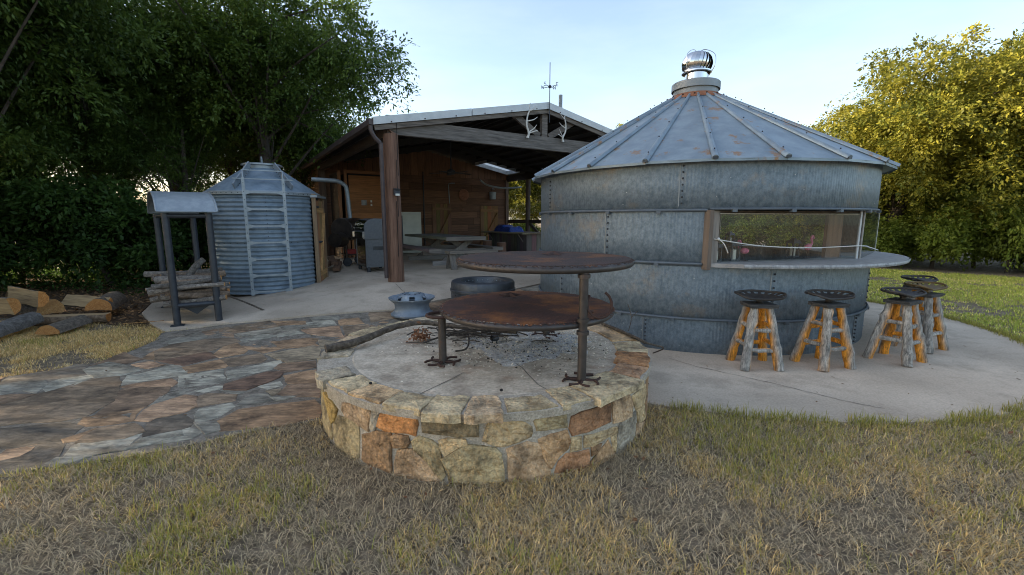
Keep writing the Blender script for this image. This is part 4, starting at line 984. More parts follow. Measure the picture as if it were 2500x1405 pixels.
for s_ in (-1, 1):
    for z in (.5, 1.5): MB().bar(fb(BR, s_ * lw, z), fb(lr, s_ * lw, z), .03, .03).build('standoff', 'galv_plain', lad)
# door
da_ = R(11); dm = Matrix.Rotation(da_, 4, 'Z') @ Matrix.Translation((BR + .015, 0, 0))
door = bpy.data.objects.new('door', None); col.objects.link(door); door.parent = bin_; door.matrix_local = dm
for k in range(6):
    MB().box((0, -.29 + k * .116, .98), (.03, .11, 1.76)).build('plank', 'plank_z', door, color=(.36 + rnd.uniform(-.06, .06), .205 + rnd.uniform(-.04, .04), .085))
for s_ in (-1, 1): MB().box((.0, s_ * .375, 1.0), (.08, .045, 1.98)).build('door_frame', 'plank_z', door, color=(.25, .17, .10))
MB().box((.01, 0, 1.94), (.14, .86, .05)).build('door_lintel', 'galv_plain', door)
MB().box((.06, 0, .03), (.2, .80, .05)).build('door_sill', 'wood_grey', door)
for z in (.3, 1.65): MB().box((.022, 0, z), (.02, .68, .1)).build('door_batten', 'plank_y', door, color=(.46, .27, .11))
MB().bar((.022, -.3, .35), (.022, .3, 1.6), .02, .1, up=(1, 0, 0)).build('door_brace', 'plank_z', door, color=(.46, .27, .11))
for z in (.98,): MB().box((.04, -.1, z), (.02, .5, .03)).build('latch_bar', 'black_steel', door); MB().ball((.06, -.28, z), .028, 8, 6).build('latch_knob', 'black_steel', door)
for z in (1.72,): MB().box((.04, -.24, z), (.02, .18, .05)).build('hinge', 'black_steel', door)
mb = MB()
for k in range(4): a = k * pi / 2; mb.tube([(.02 * cos(a), .02 * sin(a), rz1 + .04), (.012 * cos(a + 1), .012 * sin(a + 1), rz1 + .2)], .004, 4)
mb.build('lid_wire', 'galv_plain', bin_)

# ------------------------------------------------------------------ tractor-seat stools
OR, GRY = (.56, .235, .025), (.24, .225, .20)
def make_stool(seed, orange):
    rr = random.Random(seed); vn = VNoise(seed)
    root = empty('tractor_seat_stool')
    def colf(ax):
        def f(q, nrm):
            inward = -Vector((q.x, q.y, 0)).normalized().dot(nrm) if q.xy.length > .01 else 0
            k = inward * .9 + (float(vn(q.z * 9 + ax * 7, ax * 3 + q.x * 14)) - .5) * .8 + orange
            k = min(1, max(0, .25 + k * 1.25)); s_ = .6 + .8 * float(vn(q.z * 30, ax * 11 + q.y * 40))
            return tuple((GRY[i] * (1 - k) + OR[i] * k) * s_ for i in range(3))
        return f
    legs = []
    for i, (dx, dy) in enumerate(((-1, -1), (1, -1), (1, 1), (-1, 1))):
        b = Vector((dx * .185 + rr.uniform(-.01, .01), dy * .185, 0)); t = Vector((dx * .078, dy * .07, .665)); n = 12; pts = []; rad = []
        for k in range(n + 1):
            u = k / n; p = b.lerp(t, u); p.x += rr.uniform(-.003, .003); p.y += rr.uniform(-.003, .003); pts.append(p)
            rad.append(.050 - .012 * u + rr.uniform(-.002, .003) + (.010 if rr.random() < .12 else 0))
        MB_ = MB(); MB_.tube(pts, rad, 10, wob=.05, rn=rr, colf=colf(i)); MB_.build('leg', 'stool_wood', root, True); legs.append((b, t))
    for lv, (za, zb) in enumerate(((.22, .26), (.42, .46))):
        for i in range(4):
            z = (za if i % 2 == 0 else zb) + rr.uniform(-.015, .015); p = legs[i]; q = legs[(i + 1) % 4]
            a = p[0].lerp(p[1], z / .665); b = q[0].lerp(q[1], z / .665); pts = [a.lerp(b, k / 5) + Vector((0, 0, rr.uniform(-.004, .004))) for k in range(6)]
            MB_ = MB(); MB_.tube(pts, [.022 + rr.uniform(0, .006) for _ in pts], 8, wob=.06, rn=rr, colf=colf(i + 5)); MB_.build('rung', 'stool_wood', root, True)
    for k in range(2):
        pl = dedupe(roughen([(-.14 - k * .008, -.125), (.14, -.125 - k * .01), (.145, .12), (-.14, .125)], .05, .006, rr), .01)
        MB().prism(pl, .655 + k * .019, .672 + k * .019).build('seat_board', 'stool_board', root)
    MB().lathe([(.05, .69), (.03, .705), (.03, .73), (.06, .745)], n=14).build('pedestal', 'seat_iron', root, True)
    # pressed seat: rim, hub pan and radial bars
    seat = bpy.data.objects.new('seat', None)
    def out(a, k=1):
        x = .245 * cos(a); y = .185 * sin(a) + (.0 if sin(a) > 0 else .025 * cos(a * 2) * -1)
        if sin(a) < -.72: y += .055 * (abs(sin(a)) - .72) / .28             # notch at the front lip
        zz = .022 + .040 * abs(cos(a)) ** 3 + (.040 * max(0, sin(a)) ** 2) - .012 * max(0, -sin(a))
        return Vector((x * k, y * k, .735 + zz * k ** 1.7))
    N = 40
    mb = MB().tube([out(2 * pi * i / N) for i in range(N)], .0125, 7, close=True)
    seat = mb.build('seat', 'seat_iron', root, True, color=(1, 1, 1))
    mb = MB(); i0 = 0
    for ri, k in enumerate((.0, .25, .5, .74)):
        for i in range(N): a = 2 * pi * i / N; p = out(a, max(k, .001)); mb.vert(p)
    for ri in range(3):
        for i in range(N): j = (i + 1) % N; mb.face((ri * N + i, ri * N + j, (ri + 1) * N + j, (ri + 1) * N + i))
    mb.build('seat_pan', 'seat_iron', seat, True, color=(1, 1, 1))
    for i in range(18):
        a = 2 * pi * (i + .5) / 18; pts = [out(a, .70 + .30 * k / 4) for k in range(5)]; d = (out(a + .1) - out(a - .1)).normalized() * .016; mb = MB()
        for p in pts: mb.vert(p - d); mb.vert(p + d); mb.vert(p - d - Vector((0, 0, .006))); mb.vert(p + d - Vector((0, 0, .006)))
        for k in range(4):
            q = 4 * k; mb.face((q, q + 1, q + 5, q + 4)); mb.face((q + 3, q + 2, q + 6, q + 7)); mb.face((q + 2, q, q + 4, q + 6)); mb.face((q + 1, q + 3, q + 7, q + 5))
        mb.build('seat_bar', 'seat_iron', seat, True, color=(1, 1, 1))
    return root
def setcol(o, c):
    for ch in o.children_recursive:
        if ch.data and ch.data.materials and ch.data.materials[0].name == 'seat_iron': ch.color = (*c, 1)
for i, (x, y, rz_, o_, c, lab) in enumerate((
    (2.65, 4.68, R(-2), .25, (1, 1, 1), 'log stool with dark tractor seat nearest the fire pit'),
    (3.41, 4.70, R(14), .45, (1, 1, 1), 'second log stool from the fire pit, orange with knotty legs'),
    (4.36, 4.87, R(28), .15, (1, 1, 1), 'grey-legged log stool in front of the right-hand cluster'),
    (5.05, 5.35, R(24), .05, (2.9, 2.2, 1.0), 'log stool with a rusty yellow-brown tractor seat'),
    (5.55, 5.98, R(30), -.1, (1, 1, 1), 'log stool farthest back in the right-hand cluster'))):
    s_ = make_stool(40 + i, o_); s_.location = (x, y, .02); s_.rotation_euler = (0, 0, rz_); tag(s_, lab, 'stool', 'tractor-seat log stools round the bar'); setcol(s_, c)

# ------------------------------------------------------------------ firewood rack
LV = Vector((-.66, .751, 0)); WV = Vector((.86, .51, 0)); LL, WW = 1.9, .52
F0 = Vector((-4.99, 6.46, .027))
rack = empty('firewood_rack', F0, 0, 'black pipe firewood rack with a curved galvanized roof', 'firewood rack')
pr2 = .048
def rk(s_, w_, z): return LV * s_ + WV * w_ + Vector((0, 0, z))
for s_ in (0, LL):
    for w_ in (0, WW):
        MB().tube([rk(s_, w_, 0), rk(s_, w_, 1.66)], pr2, 12).build('leg', 'black_steel', rack, True)
        MB().box(rk(s_, w_, .005), (.17, .13, .012), Matrix.Rotation(math.atan2(WV.y, WV.x), 3, 'Z')).build('foot_plate', 'black_steel', rack)
    for z in (.30, 1.62): MB().tube([rk(s_, 0, z), rk(s_, WW, z)], .036, 10).build('cross_bar', 'black_steel', rack, True)
for w_ in (0, WW):
    for z in (.30, 1.62): MB().tube([rk(0, w_, z), rk(LL, w_, z)], .03, 10).build('side_rail', 'black_steel', rack, True)
mb = MB(); i0 = 0
for s_ in (.12, LL - .05):
    for w_, z in ((.02, .30), (WW / 2, .13), (WW - .02, .30)): mb.vert(rk(s_, w_, z))
mb.face((0, 1, 4, 3)); mb.face((1, 2, 5, 4)); mb.face((0, 2, 1)); mb.build('trough', 'black_steel', rack)
na = 20
def arc(k, lift=0):
    t = k / na; s_ = -.12 + (LL + .24) * t; h = 1.68 + .37 * math.sqrt(max(0, 1 - (2 * t - 1) ** 2 * .985)) - .045
    return s_, h + lift
mb = MB(); nw = 6
for lf in (0, -.006):
    for k in range(na + 1):
        for j in range(nw + 1): s_, h = arc(k, lf); mb.vert(rk(s_, -.10 + (WW + .20) * j / nw, h))
q = (na + 1) * (nw + 1)
for k in range(na):
    for j in range(nw):
        a = k * (nw + 1) + j; mb.face((a, a + 1, a + nw + 2, a + nw + 1)); mb.face((q + a, q + a + nw + 1, q + a + nw + 2, q + a + 1))
mb.build('curved_roof', 'galv_plain', rack, True)
for w_ in (-.10, WW + .10): MB().tube([rk(*[arc(k)[0], w_, arc(k)[1]]) for k in range(na + 1)], .014, 7).build('roof_edge', 'galv_plain', rack, True)
for k in (0, na): MB().tube([rk(arc(k)[0], -.10, arc(k)[1]), rk(arc(k)[0], WW + .10, arc(k)[1])], .012, 7).build('roof_edge', 'galv_plain', rack, True)

def ordinal(n): return ('first', 'second', 'third', 'fourth', 'fifth', 'sixth', 'seventh', 'eighth', 'ninth', 'tenth', 'eleventh', 'twelfth', 'thirteenth', 'fourteenth', 'fifteenth', 'sixteenth', 'seventeenth', 'eighteenth', 'nineteenth', 'twentieth', 'twenty-first', 'twenty-second', 'twenty-third', 'twenty-fourth', 'twenty-fifth', 'twenty-sixth', 'twenty-seventh', 'twenty-eighth', 'twenty-ninth', 'thirtieth')[n - 1]
def logmesh(l, r, rr, n=11):
    m = 7; pts = []; rad = []; bx, by = rr.uniform(-.03, .03), rr.uniform(-.03, .03)
    for i in range(m): t = i / (m - 1); pts.append(((t - .5) * l, bx * sin(pi * t), by * sin(pi * t))); rad.append(r * (1.05 - .14 * t + rr.uniform(-.05, .05)))
    return MB().tube(pts, rad, n, wob=.08, rn=rr, endmi=1)
rr = random.Random(33); row = 0; logs = 0; nth = 0
wa = math.atan2(WV.y, WV.x)
for row in range(4):
    s_ = .06 + (row % 2) * .05; z = .36 + row * .083; nth = 0
    while s_ < LL - .06 - row * .03:
        r = rr.uniform(.022, .062); l = rr.uniform(.5, 1.0); me = logmesh(l, r, rr).mesh('firewood_log', ['log_bark', 'cut_wood'], True)
        p = F0 + rk(s_, WW / 2 + rr.uniform(-.14, .14), z + rr.uniform(-.015, .02)); ba = rr.uniform(.75, 1.35); warm = rr.random() < .3
        o = inst('firewood_log', me, None, p, (rr.uniform(-1, 3), rr.uniform(-.1, .1), wa + rr.uniform(-.3, .3)), color=(ba * (1.25 if warm else 1), ba * (1.0 if warm else .97), ba * (.8 if warm else .95)))
        nth += 1; tag(o, 'bark-covered log in the %s layer of racked firewood, %s from the front' % (('bottom', 'second', 'third', 'top')[row], ordinal(nth)), 'log', 'firewood logs in the rack')
        s_ += r * 2 + rr.uniform(.03, .09)
me = logmesh(.42, .055, rr).mesh('firewood_log', ['log_bark', 'cut_wood'], True)
o = inst('firewood_log', me, None, F0 + rk(.95, .38, .74), (0, R(-50), wa + .4), color=(.8, .8, .8)); tag(o, 'short stub with orange cut end poking up atop the racked firewood', 'log', 'firewood logs in the rack')
o = MB().tube(curve([F0 + rk(.35, .75, .33), F0 + rk(.25, .98, .2), F0 + rk(.2, 1.2, .06)], 4), .014, 6, wob=.1, rn=rr).build('fallen_stick', 'log_bark', smooth=True, color=(.55, .5, .45)); tag(o, 'thin stick drooping from the firewood onto the concrete', 'stick')

# ------------------------------------------------------------------ split logs on the grass
def splitlog(l, r, a0, a1, rr, n=10, m=9, ragged=0):
    mb = MB(); i0 = 0
    for i in range(m):
        t = i / (m - 1); x = (t - .5) * l; k = 1 + rr.uniform(-.03, .03); k *= (1 - ragged * t)
        for j in range(n + 1):
            a = a0 + (a1 - a0) * j / n; q = r * k * (1 + rr.uniform(-.06, .06)); mb.vert((x, q * cos(a), q * sin(a)))
        am = (a0 + a1) / 2; d = r * .05 * rr.uniform(-1, 1)
        mb.vert((x, cos(am) * (r * cos((a1 - a0) / 2) * .8) + d, sin(am) * (r * cos((a1 - a0) / 2) * .8) + d))
    q = n + 2
    for i in range(m - 1):
        for j in range(n): mb.face((i * q + j, i * q + j + 1, (i + 1) * q + j + 1, (i + 1) * q + j))
        mb.mi = 2; mb.face((i * q + n, i * q + n + 1, (i + 1) * q + n + 1, (i + 1) * q + n)); mb.face((i * q + n + 1, i * q, (i + 1) * q, (i + 1) * q + n + 1)); mb.mi = 0
    mb.mi = 1
    for i in (0, m - 1):
        for j in range(n): f = (i * q + j, i * q + j + 1, i * q + n + 1); mb.face(f if i else f[::-1])
        f = (i * q + n, i * q, i * q + n + 1)
    return mb
def lay(name, mb, p, q, roll, label, cc=(.9, .88, .85), cat='log'):
    me = mb.mesh(name, ['log_bark', 'cut_wood', 'split_face'], True); p, q = Vector(p), Vector(q); d = (q - p).normalized()
    o = inst(name, me, color=cc); o.matrix_world = Matrix.Translation((p + q) / 2) @ d.to_track_quat('X', 'Z').to_matrix().to_4x4() @ Matrix.Rotation(roll, 4, 'X')
    return tag(o, label, cat, 'split logs heaped on the lawn')
rr = random.Random(5)
G = lambda px, py, z: (*gp(px, py, 0), z)
def seglog(p, q, r, a0, a1, roll, label, cc=(.9, .88, .85), ragged=0):
    l = (Vector(q) - Vector(p)).length; lay('split_log', splitlog(l, r, R(a0), R(a1), rr, ragged=ragged), p, q, R(roll), label, cc)
seglog(G(82, 800, .13), (-6.3, 6.78, .11), .105, -200, 20, 0, 'long split log with a bowl-shaped orange cut end, pointing right', (1.25, 1.0, .78), .12)
seglog((-8.15, 7.2, .20), (-7.15, 6.75, .22), .16, -30, 210, 0, 'thick grey weathered half log behind the long split log', (.85, .85, .86))
seglog(G(118, 826, .02), (-6.45, 6.5, .03), .15, 15, 165, 0, 'flat half-round slab log with orange end grain facing front on the grass', (.8, .72, .62))
seglog(G(-60, 850, .10), (-7.0, 6.35, .15), .12, -20, 200, 0, 'grey log at the left edge sloping up toward the heap', (.75, .76, .78))
seglog((-8.1, 6.35, .36), (-7.2, 6.25, .36), .13, -150, 30, 75, 'pale freshly split log topmost at the left edge of the heap', (1.1, .95, .8))
seglog((-7.95, 6.9, .44), (-7.1, 6.55, .41), .12, -160, 25, 60, 'orange-faced split log lying across the top of the heap', (1.15, .95, .75))
seglog((-7.9, 6.05, .13), (-6.95, 6.0, .10), .11, -30, 150, -50, 'split log with its pale inner face turned to the front of the heap', (1.0, .9, .75))
seglog((-7.35, 7.15, .30), (-6.55, 7.05, .26), .10, -170, 10, 40, 'short split log resting behind the thick grey half log', (1.05, .85, .65))
seglog((-7.0, 7.7, .18), (-6.6, 6.95, .17), .17, -40, 150, 30, 'ragged split log with bright orange broken end behind the heap', (.9, .75, .6))
for k in range(3):
    p = Vector((-5.95 + k * .16, 6.62 + k * .05, .02)); o = MB().bar(p, p + Vector((.3 - .06 * k, .06, .01)), .02, .008).build('wood_splinter', 'cut_wood'); tag(o, ('orange wood splinter nearest the log heap on the dry grass', 'orange wood splinter in the middle of three right of the log heap', 'orange wood splinter farthest right of the log heap')[k], 'splinter', 'wood splinters')
# ------------------------------------------------------------------ open barn
barn = empty('open_barn', (P0[0], P0[1], 0), EA, 'long open-fronted wooden barn with gabled metal roof and log corner post', 'barn')
BW, AP, BD, BL = 7.5, 3.75, 7.7, 15.2; FZ = .3
zu = lambda a: 4.20 - .195 * abs(a - AP)
def part(name, parent=barn):
    o = bpy.data.objects.new(name, None); col.objects.link(o); o.parent = parent; return o
# roof sheets
def roofquad(a0, a1, b0, b1, name='roof_sheet'):
    mb = MB()
    for dz in (.05, .075):
        for a, b in ((a0, b0), (a1, b0), (a1, b1), (a0, b1)): mb.vert((a, b, zu(a) + dz))
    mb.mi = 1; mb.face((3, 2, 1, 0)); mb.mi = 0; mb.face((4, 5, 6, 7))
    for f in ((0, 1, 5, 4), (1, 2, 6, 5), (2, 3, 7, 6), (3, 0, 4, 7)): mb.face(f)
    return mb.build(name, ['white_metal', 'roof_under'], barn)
roofquad(-.36, AP, -.15, BL)
SK = (5.8, 7.3, 6.45, 7.4)
roofquad(AP, SK[0], -.15, BL); roofquad(SK[1], 7.86, -.15, BL); roofquad(SK[0], SK[1], -.15, SK[2]); roofquad(SK[0], SK[1], SK[3], BL)
mb = MB()
for dz in (.10, .104):
    for a, b in ((SK[0] - .03, SK[2] - .03), (SK[1] + .03, SK[2] - .03), (SK[1] + .03, SK[3] + .03), (SK[0] - .03, SK[3] + .03)): mb.vert((a, b, zu(a) + dz))
mb.face((3, 2, 1, 0)); mb.face((4, 5, 6, 7)); mb.build('skylight_panel', 'fiberglass', barn)
mb = MB()
for (p, q) in (((SK[0], SK[2]), (SK[1], SK[2])), ((SK[1], SK[2]), (SK[1], SK[3])), ((SK[1], SK[3]), (SK[0], SK[3])), ((SK[0], SK[3]), (SK[0], SK[2]))):
    mb.bar((*p, zu(p[0]) + .02), (*q, zu(q[0]) + .02), .03, .15)
mb.build('skylight_frame', 'white_metal', barn)
for s_ in (-1, 1):      # ribs of the roof metal
    for k in range(17):
        b = .3 + k * .9; a1 = -.36 if s_ < 0 else 7.86
        if s_ > 0 and SK[2] < b < SK[3]: continue
        MB().bar((AP + s_ * .05, b, zu(AP) + .085), (a1, b, zu(a1) + .085), .03, .02).build('roof_rib', 'white_metal', barn)
    # white fascia trim along the front gable, in two lengths
    a1 = -.37 if s_ < 0 else 7.87
    for t0, t1 in ((0, .49), (.495, 1)):
        aa, ab = AP + (a1 - AP) * t0, AP + (a1 - AP) * t1; mb = MB()
        for b in (-.19, -.155):
            for a, dz in ((aa, -.035), (ab, -.03), (ab, .11), (aa, .115)): mb.vert((a, b, zu(a) + dz))
        for f in ((0, 1, 2, 3), (7, 6, 5, 4), (0, 4, 5, 1), (1, 5, 6, 2), (2, 6, 7, 3), (3, 7, 4, 0)): mb.face(f)
        mb.build('fascia_trim', 'white_metal', barn)
    mb = MB(); mb.bar((AP, -.13, zu(AP) - .08), (a1 + .03 * s_ * -1, -.13, zu(a1) - .08), .04, .09); mb.build('fascia_board', 'beam_grey', barn, color=(1.1, 1.05, 1))
    mb = MB()
    for k in range(6): a = AP + (a1 - AP) * (k + .5) / 6; mb.ball((a, -.195, zu(a) - .01), .014, 6, 4)
    tag(mb.build('trim_screws', 'iron', barn), kind='stuff')
for k in range(9):
    for s_ in (-1, 1):
        a = AP + s_ * (.25 + k * .45); MB().bar((a, -.1, zu(a)), (a, SK[2] - .03 if s_ > 0 else BD, zu(a)), .045, .09).build('purlin', 'roof_under', barn)
for b in (2.6, 5.2):
    for s_ in (-1, 1): MB().bar((AP, b, zu(AP) - .13), (AP + s_ * 3.75, b, zu(0) - .13), .05, .16).build('rafter', 'roof_under', barn)
# front beam and truss
MB().box((AP, -.02, 3.395), (BW + .08, .11, .30)).build('front_beam', 'beam_grey', barn)
MB().box((.02, .05, 3.42), (.2, .24, .36)).build('beam_end', 'plank_z', barn, color=(.12, .09, .075))
MB().box((AP - .02, -.02, 3.86), (.155, .10, .62)).build('king_post', 'beam_grey', barn, color=(1.15, 1.12, 1.1))
for s_ in (-1, 1): MB().bar((AP - .02 + s_ * .14, -.02, 3.56), (AP + s_ * .92, -.02, 4.0), .07, .14).build('truss_brace', 'beam_grey', barn, color=(.95, .92, .9))
# corner post (log) and other posts
rr = random.Random(2); pts = [(0, 0, FZ - .05 + k * .3) for k in range(11)] + [(0, 0, 3.245)]
MB().tube([(p[0] + rr.uniform(-.008, .008), p[1], p[2]) for p in pts], [.165 - .002 * k for k in range(12)], 20, wob=.015, rn=rr).build('log_post', 'post_brown', barn, True)
for k in range(3): MB().box((.02 + k * .03, -.166 + .004 * k, 1.4 + k * .8), (.008, .01, 1.1)).build('post_check', 'dark', barn)
MB().bar((0, .15, 3.36), (0, BD, 3.36), .12, .24).build('side_beam', 'beam_grey', barn, color=(.42, .30, .22))
MB().bar((BW, 0, 3.30), (BW, BD, 3.30), .12, .24).build('side_beam', 'beam_grey', barn, color=(.3, .24, .2))
for b in (0, 2.6, 4.4, 6.1): MB().tube([(BW, b, FZ - .05), (BW, b, 3.2)], .10, 10).build('side_post', 'plank_z', barn, True, color=(.10, .075, .06))
MB().bar((BW, 0, 1.5), (BW, BD, 1.5), .05, .14).build('side_rail', 'plank_y', barn, color=(.06, .045, .035))
MB().bar((BW, 6.0, 1.45), (BW, 4.5, .5), .05, .12).build('side_brace', 'plank_y', barn, color=(.10, .08, .06))
# gutter and downspout on the left eave
MB().bar((-.40, -.16, zu(-.4) + .03), (-.40, BL, zu(-.4) + .03), .10, .11).build('gutter', 'brown_gutter', barn)
dsp = curve([(-.40, -.10, 3.36), (-.40, -.10, 3.27), (-.33, -.10, 3.14), (-.24, -.10, 3.05), (-.225, -.10, 2.9), (-.225, -.10, 1.5), (-.225, -.10, .42)], 5)
MB().tube(dsp, .042, 8).build('downspout', 'brown_gutter', barn, True)
# rear cross wall of planks under a board-and-batten gable
bw = part('back_wall'); rr = random.Random(17); z = FZ; k = 0
while z < 3.15:
    h = .268; a = 0.02; n = 0
    while a < BW - .05:
        l = min(rr.uniform(2.2, 3.4), BW - a); br_ = rr.uniform(.75, 1.2)
        o = MB().box((l / 2, 0, h / 2), (l - .006, .03, h - .008)).build('plank', 'plank_x', bw, color=(.155 * br_, .078 * br_, .043 * br_)); o.location = (a, BD + rr.uniform(-.004, .004), z); a += l
    z += h
for k in range(26):
    a = .02 + k * .2885; zt = min(zu(a), zu(a + .28)) + .03; br_ = rr.uniform(.8, 1.35)
    o = MB().box((.14, 0, (zt - 3.25) / 2), (.275, .028, zt - 3.25)).build('gable_board', 'plank_z', bw, color=(.21 * br_, .105 * br_, .055 * br_)); o.location = (a, BD - .02, 3.25)
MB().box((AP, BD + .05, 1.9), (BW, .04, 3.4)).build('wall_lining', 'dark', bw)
for a in (.05, BW - .06): MB().box((a, BD - .05, 1.75), (.14, .12, 3.0)).build('corner_post', 'plank_z', bw, color=(.13, .085, .06))
# outer left wall behind it
lw_ = part('left_wall'); z = FZ - .05
while z < zu(0) - .2:
    b = BD
    while b < BL - .1:
        l = min(rr.uniform(.9, 2.0), BL - b); br_ = rr.uniform(.65, 1.35)
        o = MB().box((0, l / 2, .12), (.03, l - .008, .235)).build('plank', 'plank_y', lw_, color=(.24 * br_, .125 * br_, .06 * br_)); o.location = (-.02 + rr.uniform(-.01, .006), b, z); b += l
    z += .243
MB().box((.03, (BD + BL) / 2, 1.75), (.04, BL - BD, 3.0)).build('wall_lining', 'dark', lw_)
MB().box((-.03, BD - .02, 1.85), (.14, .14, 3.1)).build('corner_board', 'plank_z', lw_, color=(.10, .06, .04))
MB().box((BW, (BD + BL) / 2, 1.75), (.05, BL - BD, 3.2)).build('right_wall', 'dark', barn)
# closet with orange plank front
cl = part('storage_closet'); z = FZ; fb_ = 6.4
while z < 3.0:
    br_ = rr.uniform(.75, 1.2)
    o = MB().box((.63, 0, .15), (1.26, .03, .297)).build('plank', 'plank_x', cl, color=(.33 * br_, .14 * br_, .05 * br_)); o.location = (.60, fb_, z); z += .302
for a in (.50, .30): MB().box((a, fb_ - .03, 1.72), (.09, .1, 2.85)).build('closet_trim', 'plank_z', cl, color=(.24, .11, .05))
MB().box((1.18, fb_ - .02, 3.12), (1.46, .1, .10)).build('closet_head', 'plank_x', cl, color=(.24, .11, .05))
MB().box((1.2, 7.0, 1.7), (1.2, 1.1, 2.8)).build('closet_core', 'dark', cl)
MB().box((.28, 7.05, 1.7), (.03, 1.3, 2.8)).build('closet_side', 'plank_y', cl, color=(.05, .032, .022))
for k, (a, z, w_, h, mt) in enumerate(((1.06, 2.14, .17, .17, 'wood_grey'), (1.30, 2.19, .05, .07, 'candle'), (1.30, 2.07, .05, .07, 'candle'))):
    MB().box((a, fb_ - .025, z), (w_, .02, h)).build(('panel_box', 'light_switch', 'light_switch')[k], mt, cl)
# doors on the back wall
for a, w_, zt, cc in ((4.0, .82, 2.2, (.17, .095, .045)), (6.15, .85, 2.15, (.23, .12, .045))):
    dd = part('wall_door', bw)
    for k in range(5): MB().box((a + w_ * (k + .5) / 5, BD - .035, (FZ + zt) / 2), (w_ / 5 - .006, .03, zt - FZ)).build('door_plank', 'plank_z', dd, color=tuple(v * rr.uniform(.8, 1.2) for v in cc))
    MB().bar((a + .05, BD - .06, FZ + .3), (a + w_ - .05, BD - .06, zt - .3), .02, .11, up=(0, 1, 0)).build('door_brace', 'plank_x', dd, color=tuple(v * 1.2 for v in cc))
    for z in (FZ + .25, zt - .2): MB().box((a + w_ / 2, BD - .058, z), (w_, .02, .11)).build('door_batten', 'plank_x', dd, color=tuple(v * 1.1 for v in cc))
MB().tube(curve([(5.0, 5.5, 2.98), (5.6, 6.0, 2.86), (6.6, 6.5, 2.82), (7.5, 6.6, 2.90)], 6), .035, 8).build('hanging_duct', 'galv_plain', barn, True)
MB().tube([(3.66, BD - .05, .6), (3.66, BD - .05, 3.4)], .025, 8).build('conduit', 'black_steel', barn)
MB().tube(curve([(4.75, BD - .05, 2.22), (4.72, BD - .05, 2.9), (4.78, BD - .05, 3.0), (5.0, BD - .06, 3.02)], 5), .018, 8).build('conduit', 'galv_plain', barn, True)

# ------------------------------------------------------------------ things fixed to or standing in the barn
def wt(name, a, b, z, label, cat, rz=0, group=None): return empty(name, W(a, b, z), EA + rz, label, cat, group)
t = wt('sun_plaque', 5.39, BD - .045, 2.58, 'round terracotta sun plaque on the dark plank wall', 'plaque')
for k, (r0, r1, z) in enumerate(((0.001, .09, .03), (.10, .14, .022), (.15, .185, .03), (.195, .225, .02))):
    mb = MB(); mb.lathe([(r1, 0), (r1, z), (r0, z)], n=32); o = mb.build(('face', 'ring', 'ring', 'rim')[k], 'terracotta', t, True); o.rotation_euler = (pi / 2, 0, 0)
for k in range(20):
    a = k * pi / 10; o = MB().bar((.10 * cos(a), -.026, .10 * sin(a)), (.19 * cos(a), -.03, .19 * sin(a)), .02, .012, up=(0, 1, 0)).build('ray', 'terracotta', t)
t = wt('wall_bucket_lamp', 6.66, BD - .2, 2.42, 'grey metal bucket lamp hung on the plank wall above the bar', 'lamp')
MB().lathe([(.001, 0), (.13, 0), (.15, .30), (.14, .30), (.12, .02)], n=24).build('bucket', 'galv_plain', t, True); MB().tube([(0, .12, .4), (0, 0, .44), (.08, 0, .42)], .015, 6).build('bracket', 'galv_plain', t)
t = wt('ceiling_fan', 3.15, 4.0, 2.98, 'dark ceiling fan hanging under the barn roof', 'ceiling fan')
MB().tube([(0, 0, .1), (0, 0, 1.12)], .02, 6).build('rod', 'black_steel', t); MB().lathe([(.001, -.02), (.12, 0), (.13, .1), (.05, .15)], n=20).build('motor', 'black_steel', t, True)
for k in range(5):
    a = k * 2 * pi / 5; MB().bar((.12 * cos(a), .12 * sin(a), .04), (.68 * cos(a), .68 * sin(a), .03), .14, .012).build('blade', 'stool_board', t)
t = wt('white_cabinet', 2.85, 7.25, FZ + .025, 'cream white upright cabinet against the barn wall behind the table', 'cabinet')
MB().box((0, 0, .78), (.82, .6, 1.5)).build('body', 'cream', t); MB().box((0, -.31, .72), (.78, .03, 1.3)).build('door', 'cream', t); MB().box((0, -.31, 1.455), (.8, .03, .10)).build('top_trim', 'cream', t)
MB().box((-.33, -.335, .8), (.03, .02, 1.2)).build('handle', 'black_steel', t)
# picnic table
def board(parent, c, s_, cc, name, axis='y'):
    o = MB().box((0, 0, 0), s_).build(name, 'plank_' + axis, parent, color=cc); o.location = c; return o
TG = (.215, .19, .165)
t = wt('picnic_table', 2.8, 3.6, FZ + .025, 'heavy grey plank picnic table with attached benches inside the barn', 'picnic table')
for k in range(5): board(t, (-.5 + k * .25, .4, .74), (.243, 3.4, .07), tuple(v * rnd.uniform(.85, 1.15) for v in TG), 'tabletop_plank')
for s_ in (-1,): board(t, (0, s_ * 1.28, .73), (1.24, .045, .105), TG, 'end_board', 'x')
for s_ in (-1, 1):
    for k in range(2): board(t, (s_ * .98 + (k - .5) * .17, .4, .43), (.165, 3.5, .07), tuple(v * rnd.uniform(.85, 1.1) for v in TG), 'bench_plank')
    board(t, (s_ * .98, -1.36, .42), (.35, .03, .10), TG, 'bench_end', 'x')
for y in (-.95, .95):
    for s_ in (-1, 1): MB().bar((s_ * .62, y + s_ * .04, 0.06), (-s_ * .30, y + s_ * .04, .70), .06, .15, up=(0, 0, 1)).build('leg', 'plank_z', t, color=TG)
    board(t, (0, y, .36), (2.3, .05, .13), TG, 'cross_beam', 'x'); board(t, (0, y - .12, .06), (1.9, .10, .12), (.3, .28, .26), 'skid', 'x')
t = wt('plank_bench', 2.55, 1.5, FZ + .025, 'low grey plank bench standing in front of the picnic table', 'bench')
for k in range(2): board(t, (0, (k - .5) * .16, .43), (1.42, .155, .07), tuple(v * rnd.uniform(.95, 1.2) for v in TG), 'seat_plank', 'x')
